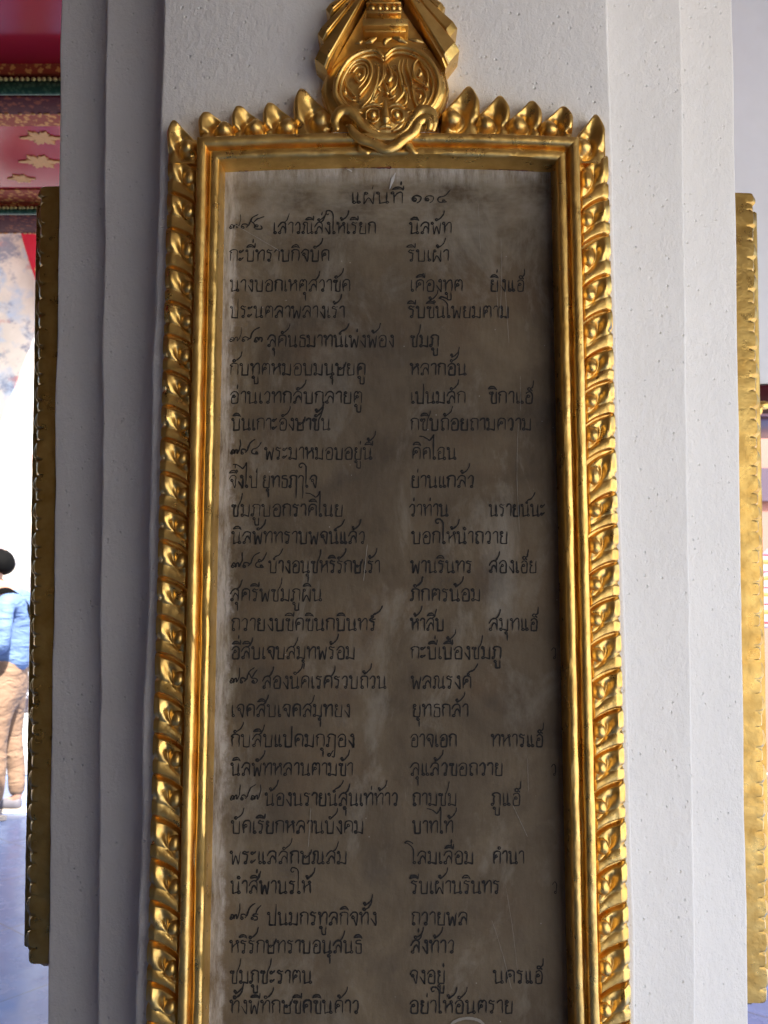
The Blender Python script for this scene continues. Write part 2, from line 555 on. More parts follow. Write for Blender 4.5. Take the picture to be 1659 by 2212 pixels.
pw = box_obj("pink_wall", (2.9, 6.5, 6.9, 7.2, -0.14, 4.6), PINKW)
tag(pw, "pink courtyard wall seen in the gap under the maroon beam", "wall")
V, F = box_geo(2.9, 6.4, 6.84, 6.897, 2.25, 2.55)
mesh_obj("dark_plinth_band", V, F, plain("dark_violet_band", (0.07, 0.045, 0.075), 0.6), pw, smooth=False)

# striped parasol
par = empty("striped_parasol", (3.22, 5.3, -0.146))
tag(par, "orange, red and white striped parasol by the pink wall at the right edge", "parasol")
def stripes():
    t = NT("striped_cloth")
    sep = t.n("SeparateXYZ")
    t.l(t.n("TexCoord").outputs['Object'], sep.inputs[0])
    vn = t.noise(t.coord('Object'), 3, 2)
    zz = t.math('ADD', t.math('MULTIPLY', sep.outputs[2], 8.5), t.math('MULTIPLY', vn, 0.6))
    fr = t.math('FRACT', zz)
    nd = t.n("ValToRGB")
    nd.color_ramp.interpolation = 'CONSTANT'
    e = nd.color_ramp.elements
    while len(e) < 6:
        e.new(0.5)
    for el, (p, c) in zip(e, ((0, (.48, .42, .46)), (.30, (.50, .22, .06)), (.46, (.52, .38, .14)), (.60, (.50, .45, .50)), (.80, (.36, .05, .05)), (.90, (.42, .34, .44)))):
        el.position = p
        el.color = (*c, 1)
    t.l(fr, nd.inputs[0])
    t.color(nd.outputs[0])
    t.set(Roughness=0.8)
    return t.m
STRIPE = stripes()
V, F = [], []
NA, NR = 48, 14
for s, off in ((0, 0.0), (1, -0.012)):
    for j in range(NR):
        r = 0.02 + 0.84 * j / (NR - 1)
        for i in range(NA):
            a = 2 * math.pi * i / NA
            sag = 0.035 * abs(math.sin(4 * a)) * (r / 0.86)
            V.append((r * math.cos(a), r * math.sin(a), 2.32 - 0.95 * (r / 0.86) ** 1.25 - sag + off))
for s in range(2):
    b = s * NA * NR
    for j in range(NR - 1):
        F += [(b + j * NA + i, b + j * NA + (i + 1) % NA, b + (j + 1) * NA + (i + 1) % NA, b + (j + 1) * NA + i) for i in range(NA)]
b0, b1 = (NR - 1) * NA, NA * NR + (NR - 1) * NA
F += [(b0 + i, b0 + (i + 1) % NA, b1 + (i + 1) % NA, b1 + i) for i in range(NA)]
mesh_obj("canopy", V, F, STRIPE, par)
V, F = [], []
for zz in (0.0, 2.36):
    V += [(0.02 * math.cos(2 * math.pi * i / 12), 0.02 * math.sin(2 * math.pi * i / 12), zz) for i in range(12)]
F = [(i, (i + 1) % 12, 12 + (i + 1) % 12, 12 + i) for i in range(12)] + [tuple(range(12)), tuple(range(23, 11, -1))]
mesh_obj("pole", V, F, plain("parasol_wood", (0.22, 0.13, 0.07), 0.5), par)
V, F = sphere_geo((0, 0, 0.05), (0.22, 0.22, 0.06), 18, 8)
mesh_obj("foot", V, F, MARB, par)

# steps and mosaic pedestal at the far left ---------------------------------
st = box_obj("stone_step", (-3.6, -2.62, 6.05, 7.18, 0.002, 0.17), MARB, bevel=0.012)
tag(st, "low pale marble step behind the person's ankles", "step", "marble steps at the foot of the mural wall")
st = box_obj("stone_step", (-3.6, -2.82, 6.30, 7.18, 0.1705, 0.36), MARB, bevel=0.012)
tag(st, "upper pale marble step behind the person's shins", "step", "marble steps at the foot of the mural wall")
ped = empty("mosaic_pedestal", (-3.05, 6.75, 0.361))
tag(ped, "dark glittering mosaic pedestal on the upper marble step behind the person", "pedestal")
box_obj("shaft", (-0.18, 0.18, -0.18, 0.18, 0.05, 0.50), MOSA, ped, 0.01)
box_obj("base_course", (-0.22, 0.22, -0.22, 0.22, 0.0, 0.049), MARB, ped, 0.006)
box_obj("cap_course", (-0.22, 0.22, -0.22, 0.22, 0.501, 0.56), MARB, ped, 0.006)
gp = box_obj("door_post", (-2.795, -2.735, 7.08, 7.17, 0.002, 1.95), plain("dark_green_gilt", (0.05, 0.06, 0.025), 0.4), bevel=0.008)
tag(gp, "slim dark green door post on the far sunlit wall, beside the person's collar", "post")

# ------------------------------------------------------------------ the redented pillar
def pillar():
    zs = [0.0 + 3.0 * i / 150 for i in range(151)]
    # half profiles: (depth, x at z=2.08, x at z=0.95), from the front edge outwards
    left = [(0.0, -0.2285, -0.2285), (0.074, -0.2285, -0.2285), (0.082, -0.3172, -0.2895), (0.138, -0.3172, -0.2895), (0.152, -0.3945, -0.3668)]
    right = [(0.0, 0.2322, 0.2322), (0.040, 0.2322, 0.2322), (0.058, 0.3302, 0.3068), (0.106, 0.3302, 0.3068), (0.132, 0.4175, 0.3890)]
    DB = 0.76
    def at(p, z):
        t = max(-0.3, min(1.4, (z - 0.95) / (2.09 - 0.95)))
        return p[2] + (p[1] - p[2]) * t
    V = []
    npf = 0
    for z in zs:
        ring = []
        L = [(at(p, z), p[0]) for p in left]
        Rr = [(at(p, z), p[0]) for p in right]
        poly = list(reversed(L)) + Rr
        poly = poly + [(x, DB - y) for x, y in reversed(poly)]
        # soften each corner with two points and let the hand-laid edge wander
        n = len(poly)
        for i in range(n):
            a, b, c = Vector(poly[i - 1]), Vector(poly[i]), Vector(poly[(i + 1) % n])
            e = 0.0035
            w = noise.noise(Vector((i * 7.3, 0, z * 9.0))) * 0.0016 + noise.noise(Vector((i * 3.1, 5, z * 30.0))) * 0.0007
            for q, k in ((a, 1.0), (None, 0), (c, 1.0)):
                if q is None:
                    p = b + ((a - b).normalized() + (c - b).normalized()) * e * 0.30
                else:
                    p = b + (q - b).normalized() * e
                p = p + Vector((w, w * 0.6))
                ring.append((p.x, p.y, z))
        npf = len(ring)
        V += ring
    F = []
    for j in range(len(zs) - 1):
        for i in range(npf):
            F.append((j * npf + i, j * npf + (i + 1) % npf, (j + 1) * npf + (i + 1) % npf, (j + 1) * npf + i))
    F += [tuple(range(npf)), tuple(range(len(V) - 1, len(V) - npf - 1, -1))]
    o = mesh_obj("pillar", V, F, PLASTER, sharp=50)
    return tag(o, "white plastered pillar with stepped corners carrying the inscribed gilt framed tablet", "pillar")
pillar()

# ------------------------------------------------------------------ gilt framed tablets
A_HALF, Z_TOP, ARCH, Z_BOT = 0.1645, 0.4145, 0.0045, -0.435
# frame section: r outwards from the opening, d out from the pillar
SECTION = [(-0.0020, 0.0060), (-0.0005, 0.0150), (0.0000, 0.0250), (0.0006, 0.0290), (0.0018, 0.0312), (0.0040, 0.0318), (0.0078, 0.0316), (0.0090, 0.0308),
           (0.0098, 0.0290), (0.0101, 0.0268), (0.0108, 0.0262), (0.0115, 0.0268), (0.0119, 0.0300), (0.0126, 0.0338), (0.0140, 0.0356), (0.0158, 0.0362),
           (0.0196, 0.0362), (0.0208, 0.0354), (0.0216, 0.0335), (0.0219, 0.0290), (0.0221, 0.0200), (0.0228, 0.0172), (0.0250, 0.0165),
           (0.0400, 0.0165), (0.0515, 0.0162), (0.0519, 0.0155), (0.0520, 0.0080), (0.0520, 0.0)]
TOPSEC = [(r, d) for r, d in SECTION if r < 0.0226] + [(0.0285, 0.0165), (0.0290, 0.0150), (0.0290, 0.0)]

def frame_strip(side, sec, n, wob=1.0, seed=0):
    V = []
    for k in range(n + 1):
        s = k / n
        for i, (r, d) in enumerate(sec):
            a = A_HALF + r
            if side == 'left':
                x, z = -a, (Z_BOT - min(r, 0.0285)) + s * ((Z_TOP + min(r, 0.0285)) - (Z_BOT - min(r, 0.0285)))
            elif side == 'right':
                x, z = a, (Z_BOT - min(r, 0.0285)) + s * ((Z_TOP + min(r, 0.0285)) - (Z_BOT - min(r, 0.0285)))
            elif side == 'top':
                x = -a + 2 * a * s
                z = Z_TOP + r + ARCH * (1 - (2 * s - 1) ** 2)
            else:
                x, z = -a + 2 * a * s, Z_BOT - r
            q = Vector((x * 30 + seed, z * 30, i * 0.35))
            fade = min(1.0, 14 * s, 14 * (1 - s))
            w1 = noise.noise(q) * 0.0007 * wob * fade
            w2 = noise.noise(q * 2.3 + Vector((9, 4, 2))) * 0.0006 * wob * fade
            if i < 2 or i > len(sec) - 3:
                w1 *= 0.3
            dd = d + w2
            if side in ('left', 'right'):
                x += w1
            else:
                z += w1
            V.append((x, -max(dd, 0.0), z))
    return V, grid_faces(len(sec), n + 1)

PETAL_W = 0.0285
def petal_mesh(variant):
    """one carved side leaf, x 0 (outer) to 1 (inner), z 0 (upper seam) downwards, -y outwards in metres"""
    rnd = random.Random(variant)
    bu, bv = 0.80 + rnd.uniform(-.02, .02), 0.37 + rnd.uniform(-.03, .03)
    ru, rv = 0.225 + rnd.uniform(-.02, .015), 0.205 + rnd.uniform(-.02, .02)
    nv_ = 0.60 + rnd.uniform(-.05, .05)
    lu = 0.20 + rnd.uniform(-.03, .03)
    NU, NV = 36, 46
    V = []
    for j in range(NV):
        v = j / (NV - 1)
        for i in range(NU):
            u = i / (NU - 1)
            S = -(0.20 * u + 0.20 * u ** 3)
            e = sstep(-0.015, 0.075, v) * sstep(-0.015, 0.065, 1 - v)
            e = 1 - (1 - e) * (0.30 + 0.70 * sstep(0.0, 0.30, u))
            o = 0.60 + 0.40 * sstep(0.0, 0.22, u)
            inn = 0.35 + 0.65 * sstep(0.0, 0.09, 1 - u)
            base = 0.36 + 0.34 * max(0.0, math.sin(math.pi * v)) ** 0.7 * (0.62 + 0.38 * math.sin(math.pi * min(1.0, u * 0.9 + 0.1)))
            du, dv = (u - bu) / ru, (v - bv) / rv
            d = math.sqrt(du * du + dv * dv)
            bulb = 0.66 * max(0.0, 1 - (d / 1.12) ** 2) ** 0.65 if d < 1.12 else 0
            # the bulb trails into a curl along the upper seam
            du2, dv2 = (u - 0.90) / 0.26, (v - 0.12) / 0.15
            curl = 0.20 * gauss(math.sqrt(du2 * du2 + dv2 * dv2))
            ring = -0.22 * gauss((d - 1.36) / 0.30) * (0.30 + 0.70 * sstep(0.4, -0.8, du)) * sstep(-1.3, -0.1, dv)
            lob = 0.20 * gauss(math.hypot((u - lu - 0.18 * (v - 0.35)) / 0.21, (v - 0.36) / 0.28))
            hol = -0.14 * gauss(math.hypot((u - 0.50) / 0.14, (v - 0.24) / 0.22))
            low = 0.10 * gauss(math.hypot((u - 0.30) / 0.28, (v - 0.82) / 0.14))
            notch = -0.24 * gauss(math.hypot(u / 0.17, (v - nv_ + 0.35 * u) / 0.055))
            gv = 0.60 + 0.03 * math.sin(u * 5) + 0.13 * gauss((u - 0.80) / 0.22)
            if v < gv:
                mass = 0.42 + 0.20 * max(0.0, math.sin(math.pi * (0.10 + 0.90 * v / gv))) ** 0.6
            else:
                mass = 0.42 + 0.11 * max(0.0, math.sin(math.pi * (v - gv) / (1 - gv) * 0.92)) ** 0.6
            neck = -0.18 * gauss(math.hypot((u - 0.47) / 0.15, (v - 0.36) / 0.24))
            h = (mass + neck + 0.10 * bulb + 0.8 * ring + 0.9 * lob) * o + notch
            h = max(0.02, h) * e * inn
            h += 0.03 * noise.noise(Vector((u * 4 + variant * 5, v * 4, 1))) * e
            y = -(0.0150 + 0.0128 * h)
            # the outer edge dips in at the notch and rounds between leaves
            xo = 0.014 * (1 - sstep(0.0, 0.10, v)) + 0.012 * (1 - sstep(0.0, 0.09, 1 - v)) + 0.022 * gauss((v - nv_) / 0.05)
            V.append((u + xo * (1 - u) ** 3, y, S - v * 0.985))
    F = grid_faces(NU, NV)
    # closed skirt down to the backing slab
    rim = [i for i in range(NU)] + [j * NU + NU - 1 for j in range(1, NV)] + [(NV - 1) * NU + i for i in range(NU - 2, -1, -1)] + [j * NU for j in range(NV - 2, 0, -1)]
    b = len(V)
    m = len(rim)
    for lev, (yy, k) in enumerate(((-0.0132, 1.0), (-0.0010, 1.0))):
        for r in rim:
            x, y, z = V[r]
            if r % NU == 0:
                v = (r // NU) / (NV - 1)
                x = x * (1 - k) - 0.003 * k
                z = -v * (0.985 + 0.015 * k)
            V.append((x, max(y, yy), z))
    F += [(rim[i], rim[(i + 1) % m], b + (i + 1) % m, b + i) for i in range(m)]
    F += [(b + i, b + (i + 1) % m, b + m + (i + 1) % m, b + m + i) for i in range(m)]
    # the round bud standing proud of the leaf
    zc = -(0.20 * bu + 0.20 * bu ** 3) - bv
    bud = sphere_geo((0, 0, 0), (0.225 + rnd.uniform(-.012, .01), 0.0070, 0.182 + rnd.uniform(-.010, .012)), 20, 14)
    bud = ([(bu + x + 0.10 * z, -0.0212 + y, zc + z + (0.05 * sstep(0.0, 0.16, z))) for x, y, z in bud[0]], bud[1])
    return join_geo((V, F), bud)

LEFT_SEAMS = [1823.6, 1786.9, 1750.5, 1711.6, 1676.7, 1643.1, 1607.3, 1573.6, 1541.2, 1508.6, 1475.4, 1443.7, 1408.7, 1372.8, 1338.1, 1300.9, 1264.0, 1227.4, 1189.8, 1152.0, 1115.6, 1079.9, 1045.2, 1010.6, 974.0, 937.0]
RIGHT_SEAMS = [1825.6, 1780.8, 1744.5, 1703.4, 1667.7, 1629.8, 1597.8, 1565.4, 1530.6, 1488.6, 1458.5, 1423.4, 1390.6, 1356.9, 1323.5, 1287.5, 1253.8, 1221.5, 1187.0, 1150.3, 1112.6, 1079.3, 1044.7, 1010.6, 974.0, 937.0]
PETALS = []
for k in range(4):
    V, F = petal_mesh(k + 1)
    PETALS.append(mesh_obj("petal", V, F, GOLD, sharp=55))

def place_petals(root, mat=None, cap=False):
    first = not place_petals.used
    for sgn, seams in ((1, LEFT_SEAMS), (-1, RIGHT_SEAMS)):
        if cap:
            seams = [1844.0] + [1823.6] + seams[1:]
        for k in range(len(seams) - 1):
            pi = (k * 3 + (k // 4) + (2 if sgn < 0 else 0)) % 4
            src = PETALS[pi]
            if pi not in place_petals.used:
                o = src
                place_petals.used.add(pi)
            else:
                o = src.copy()
                COL.objects.link(o)
            o.parent = root
            z0, z1 = seams[k] / 1000 - 1.4, seams[k + 1] / 1000 - 1.4
            xo = -0.2177 if sgn > 0 else 0.2177
            o.location = (xo + random.uniform(-.0002, .0002), random.uniform(-.0006, .0006), z0)
            o.scale = (sgn * PETAL_W * 1.03, 1.0, (z0 - z1))
            o.rotation_euler = (0, R(random.uniform(-.4, .4)), 0)
            if cap:
                o.rotation_euler = (0, 0, 0)
                o.location = (xo, 0, z0)
            if mat:
                o.material_slots[0].link = 'OBJECT'
                o.material_slots[0].material = mat
place_petals.used = set()

def tablet_frame(root, gold, n=110, top=TOPSEC):
    for side in ('left', 'right'):
        V, F = frame_strip(side, SECTION, n, seed=3 if side == 'left' else 11)
        mesh_obj("side_moulding", V, F, gold, root, sharp=50)
    V, F = frame_strip('top', top, 60, seed=21)
    mesh_obj("top_moulding", V, F, gold, root, sharp=50)
    V, F = frame_strip('bottom', top, 40, seed=31)
    mesh_obj("bottom_moulding", V, F, gold, root, sharp=50)

def stone_panel(root):
    nx, nz = 24, 60
    V = []
    a = A_HALF + 0.0015
    for j in range(nz + 1):
        for i in range(nx + 1):
            s = i / nx
            x = -a + 2 * a * s
            zt = Z_TOP + 0.0015 + ARCH * (1 - (2 * s - 1) ** 2)
            V.append((x, -0.009, Z_BOT - 0.0015 + (zt - Z_BOT + 0.0015) * j / nz))
    F = grid_faces(nx + 1, nz + 1)
    b = len(V)
    rim = list(range(nx + 1)) + [j * (nx + 1) + nx for j in range(1, nz + 1)] + [nz * (nx + 1) + i for i in range(nx - 1, -1, -1)] + [j * (nx + 1) for j in range(nz - 1, 0, -1)]
    V += [(V[r][0], -0.001, V[r][2]) for r in rim]
    m = len(rim)
    F += [(rim[i], rim[(i + 1) % m], b + (i + 1) % m, b + i) for i in range(m)]
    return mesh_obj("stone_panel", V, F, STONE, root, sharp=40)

ROOT = empty("inscribed_tablet", (0.004, 0.0, 1.4))
tag(ROOT, "tall dark stone tablet of incised Thai verse in a carved gilt frame", "tablet")
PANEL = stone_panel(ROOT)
tablet_frame(ROOT, GOLD)
place_petals(ROOT)

# tall flame leaves along the top ------------------------------------------
def flame_leaf(xl, xr, z0, ztip, flip, seed, lift=0.0):
    NS, NTT = 30, 34
    W, H = xr - xl, ztip - z0
    rnd = random.Random(seed)
    bx, bt, br = 0.70 + rnd.uniform(-.03, .03), 0.30 + rnd.uniform(-.02, .03), 0.24
    tipx = 0.15 if not flip else 0.24
    asp = H / W
    V = []
    for j in range(NTT):
        t = j / (NTT - 1)
        lft = 0.03 * math.cos(t * 5) + tipx * sstep(0.62, 1.05, t) ** 1.1
        rgt = 1.0 - (1 - tipx - 0.03) * max(0.0, (t - 0.46) / 0.54) ** 0.97 - 0.05 * max(0, 0.2 - t)
        for i in range(NS):
            s = 2 * i / (NS - 1) - 1
            x = (lft + rgt) / 2 + (rgt - lft) / 2 * s
            edge = max(0.0, 1 - abs(s) ** 9.0) ** 0.5
            tt = min(1.0, (1 - t) * 9) ** 0.5
            d = math.hypot((x - bx) / br, (t - bt) * asp / br)
            h = 0.60 + 0.62 * (max(0.0, 1 - (d / 1.1) ** 2) ** 0.6 if d < 1.1 else 0.0)
            h += -0.36 * gauss((d - 1.38) / 0.30) * sstep(0.5, -0.7, (x - bx) / br)
            h += -0.36 * gauss(math.hypot((x - 0.44) / 0.20, (t - 0.58) / 0.22))
            h += 0.20 * gauss(math.hypot((x - 0.10) / 0.14, (t - 0.52) / 0.24))
            h += -0.5 * gauss(math.hypot((x - 0.03) / 0.16, (t - 0.27) / 0.05))
            h += 0.05 * noise.noise(Vector((x * 5 + seed * 3, t * 5, 2)))
            xx = x if not flip else 1 - x
            V.append((xl + W * xx, -(0.0125 + lift + 0.0135 * h * edge * tt), z0 + H * t))
    F = grid_faces(NS, NTT)
    rim = [i for i in range(NS)] + [j * NS + NS - 1 for j in range(1, NTT)] + [(NTT - 1) * NS + i for i in range(NS - 2, -1, -1)] + [j * NS for j in range(NTT - 2, 0, -1)]
    b = len(V)
    V += [(V[r][0], -0.001, V[r][2]) for r in rim]
    m = len(rim)
    F += [(rim[i], rim[(i + 1) % m], b + (i + 1) % m, b + i) for i in range(m)]
    return mesh_obj("flame_leaf", V, F, GOLD, ROOT, sharp=55)

LEAVES = [(-212.5, -186.0, 1815.0, 1863.5, 0, 0.003), (-182.5, -151.0, 1839.5, 1873.5, 0, 0), (-149.5, -119.5, 1841.0, 1880.0, 0, 0), (-118.5, -87.5, 1842.0, 1883.5, 0, 0),
          (-87.5, -54.0, 1842.5, 1897.5, 0, 0.002), (59.0, 92.5, 1843.0, 1900.0, 1, 0.002), (92.5, 123.0, 1842.5, 1891.0, 1, 0), (124.5, 155.0, 1841.0, 1885.5, 1, 0),
          (156.0, 186.0, 1839.5, 1879.5, 1, 0), (189.0, 216.5, 1815.0, 1869.5, 1, 0.003)]
for k, (xl, xr, z0, zt, fl, lift) in enumerate(LEAVES):
    flame_leaf(xl / 1000 - 0.0062, xr / 1000 - 0.0016, z0 / 1000 - 1.4, zt / 1000 - 1.4, fl, k + 1, lift)

# crest ---------------------------------------------------------------------
KX, KZ, CZ = 0.0001037, 0.000111, 0.496
def C2(cx, cy):
    return ((cx - 780) * KX - 0.004, CZ - (cy - 740) * KZ)

def prism(poly, d0, d1, ridge=None, inset=0.0):
    """extruded plate; poly in crest units"""
    n = len(poly)
    P2 = [C2(*p) for p in poly]
    cx = sum(p[0] for p in P2) / n
    cz = sum(p[1] for p in P2) / n
    V = [(x, -d0, z) for x, z in P2]
    V += [(x, -(d1 - 0.0015), z) for x, z in P2]
    V += [(x + (cx - x) * inset, -d1, z + (cz - z) * inset) for x, z in P2]
    F = [tuple(range(n - 1, -1, -1)), tuple(range(2 * n, 3 * n))]
    for k in (0, n):
        F += [(k + i, k + (i + 1) % n, k + n + (i + 1) % n, k + n + i) for i in range(n)]
    return V, F

CREST = mesh_obj("crest", *prism([(170, 760), (215, 640), (590, 0), (700, -260), (870, -260), (970, 0), (1380, 600), (1410, 760), (1300, 1060), (280, 1060)], 0.0, 0.0195, inset=0.02), GOLD, ROOT, sharp=30)

def ray(end_a, end_b, apex, d, name="sun_ray"):
    """long folded ray: a shallow roof section running from the apex to a blunt end"""
    A, B = Vector(C2(*end_a)), Vector(C2(*end_b))
    T = Vector(C2(*apex))
    V, F = [], []
    NL = 14
    for k in range(NL + 1):
        s = 0.10 + 0.90 * k / NL
        a, b = T.lerp(A, s), T.lerp(B, s)
        e = 0.86 if k == NL else 1.0
        row = [(0.0, 0.0), (0.0, d - 0.0035), (0.03, d - 0.0018), (0.40, d + 0.0004), (0.74, d + 0.0014), (0.82, d + 0.0006), (0.88, d - 0.0018), (0.97, d - 0.0016), (1.0, 0.0)]
        for w, dd in row:
            p = a.lerp(b, w)
            V.append((p.x, -dd * (e if dd > d * .5 else 1), p.y))
    m = 9
    F = grid_faces(m, NL + 1)
    F += [tuple(range(m)), tuple(range(NL * m + m - 1, NL * m - 1, -1))]
    return mesh_obj(name, V, F, GOLD, CREST, sharp=25)
AP = (800, -430)
for ea, eb, d in (((115, 505), (240, 625), 0.0330), ((140, 245), (205, 345), 0.0290), ((215, -10), (262, 75), 0.0255), ((330, -260), (360, -190), 0.0225)):
    ray(ea, eb, AP, d)
for ea, eb, d in (((1505, 425), (1365, 605), 0.0330), ((1490, 190), (1400, 320), 0.0290), ((1375, -25), (1325, 60), 0.0255), ((1260, -260), (1230, -190), 0.0225)):
    ray(ea, eb, (780, -430), d)

def bar(x0, x1, y0, y1, d, bev=0.0012):
    (xa, za), (xb, zb) = C2(x0, y1), C2(x1, y0)
    V, F = box_geo(xa, xb, -d, -0.010, za, zb)
    return V, F
g = join_geo(bar(575, 1012, 206, 276, 0.0400), bar(596, 990, 276, 300, 0.0345), bar(605, 975, 160, 206, 0.0340), bar(610, 945, 128, 160, 0.0405),
             bar(625, 930, 62, 128, 0.0365), bar(612, 943, 40, 62, 0.0395), bar(655, 890, -12, 36, 0.0410), bar(675, 868, -60, -12, 0.0360), bar(660, 885, -95, -60, 0.0410),
             bar(690, 850, -190, -95, 0.0360), bar(710, 835, -260, -190, 0.0385))
ped_c = mesh_obj("crown_pedestal", g[0], g[1], GOLD, CREST, smooth=False)
bevel_obj(ped_c, 0.0011)
V, F = [], []
for bx_ in (668, 735, 800, 866, 920):
    x, z = C2(bx_, 98)
    V, F = join_geo((V, F), sphere_geo((x, -0.0375, z), (0.0031, 0.0030, 0.0034), 14, 8))
mesh_obj("bead", V, F, GOLD, CREST)

# domed medallion
V, F = [], []
NA, NR = 72, 16
cx, cy = 790, 745
for j in range(NR):
    r = j / (NR - 1)
    for i in range(NA):
        a = 2 * math.pi * i / NA
        x, z = C2(cx + 603 * r * math.cos(a), cy + 400 * r * math.sin(a) * (1.06 if math.sin(a) > 0 else 1.0))
        # dished field inside a broad rounded flange
        d = 0.0250 + 0.0010 * (1 - r * r) - 0.0075 * sstep(0.86, 1.0, r) ** 2
        V.append((x, -d, z))
F = [(j * NA + i, j * NA + (i + 1) % NA, (j + 1) * NA + (i + 1) % NA, (j + 1) * NA + i) for j in range(NR - 1) for i in range(NA)]
b = len(V)
V += [(x, -0.012, z) for x, y, z in V[(NR - 1) * NA:NR * NA]]
F += [((NR - 1) * NA + i, (NR - 1) * NA + (i + 1) % NA, b + (i + 1) % NA, b + i) for i in range(NA)]
mesh_obj("medallion", V, F, GOLD, CREST, sharp=60)

def tubes(strokes, n=9, sides=12):
    """rounded raised strokes; each = (points, radius list or number, depth, flattening)"""
    V, F = [], []
    for pts, rad, d, flat in strokes:
        P = catmull([Vector((*C2(*p), 0)) for p in pts], n)
        m = len(P)
        if isinstance(rad, (int, float)):
            rad = [rad * 0.35, rad, rad, rad * 0.35]
        base = len(V)
        for k, p in enumerate(P):
            t = (P[min(k + 1, m - 1)] - P[max(k - 1, 0)]).normalized()
            nn = Vector((-t.y, t.x, 0))
            q = k / (m - 1) * (len(rad) - 1)
            i0 = min(int(q), len(rad) - 2)
            r = (rad[i0] + (rad[i0 + 1] - rad[i0]) * (q - i0)) * KX
            if k in (0, m - 1):
                r *= 0.3
            for i in range(sides):
                a = 2 * math.pi * i / sides
                o = nn * (r * math.cos(a))
                V.append((p.x + o.x, -(d + r * flat * math.sin(a)), p.y + o.y))
        for k in range(m - 1):
            F += [(base + k * sides + i, base + k * sides + (i + 1) % sides, base + (k + 1) * sides + (i + 1) % sides, base + (k + 1) * sides + i) for i in range(sides)]
        F += [tuple(base + i for i in range(sides)), tuple(base + (m - 1) * sides + i for i in range(sides - 1, -1, -1))]
    return V, F

D0 = 0.0285
ringL = [(778, 515), (690, 452), (560, 470), (440, 545), (350, 680), (318, 800), (335, 900), (420, 995), (580, 1040)]
ringR = [(778, 515), (880, 432), (1020, 432), (1150, 490), (1255, 610), (1300, 760), (1270, 900), (1190, 1000), (1010, 1045)]
inset = lambda pts, k: [(790 + (x - 790) * k, 745 + (y - 745) * k) for x, y in pts]
g = tubes([(ringL, [16, 24, 26, 24, 18], D0 + .002, .9), (ringR, [16, 24, 26, 24, 18], D0 + .002, .9),
           (inset(ringL, .90), [12, 18, 18, 14, 8], D0, .9), (inset(ringR, .90), [12, 18, 18, 14, 8], D0, .9)])
mesh_obj("heart_rim", g[0], g[1], GOLD, CREST)
g = tubes([([(500, 385), (545, 372), (575, 352)], [6, 24, 10], .030, .8), ([(590, 385), (655, 365), (712, 328)], [6, 30, 10], .031, .8),
           ([(778, 400), (800, 360), (855, 335)], [22, 26, 10], .031, .8), ([(860, 330), (930, 350), (1005, 385)], [10, 30, 8], .031, .8),
           ([(1010, 340), (1090, 355), (1160, 375)], [8, 26, 8], .030, .8)])
mesh_obj("leaf_row", g[0], g[1], GOLD, CREST)
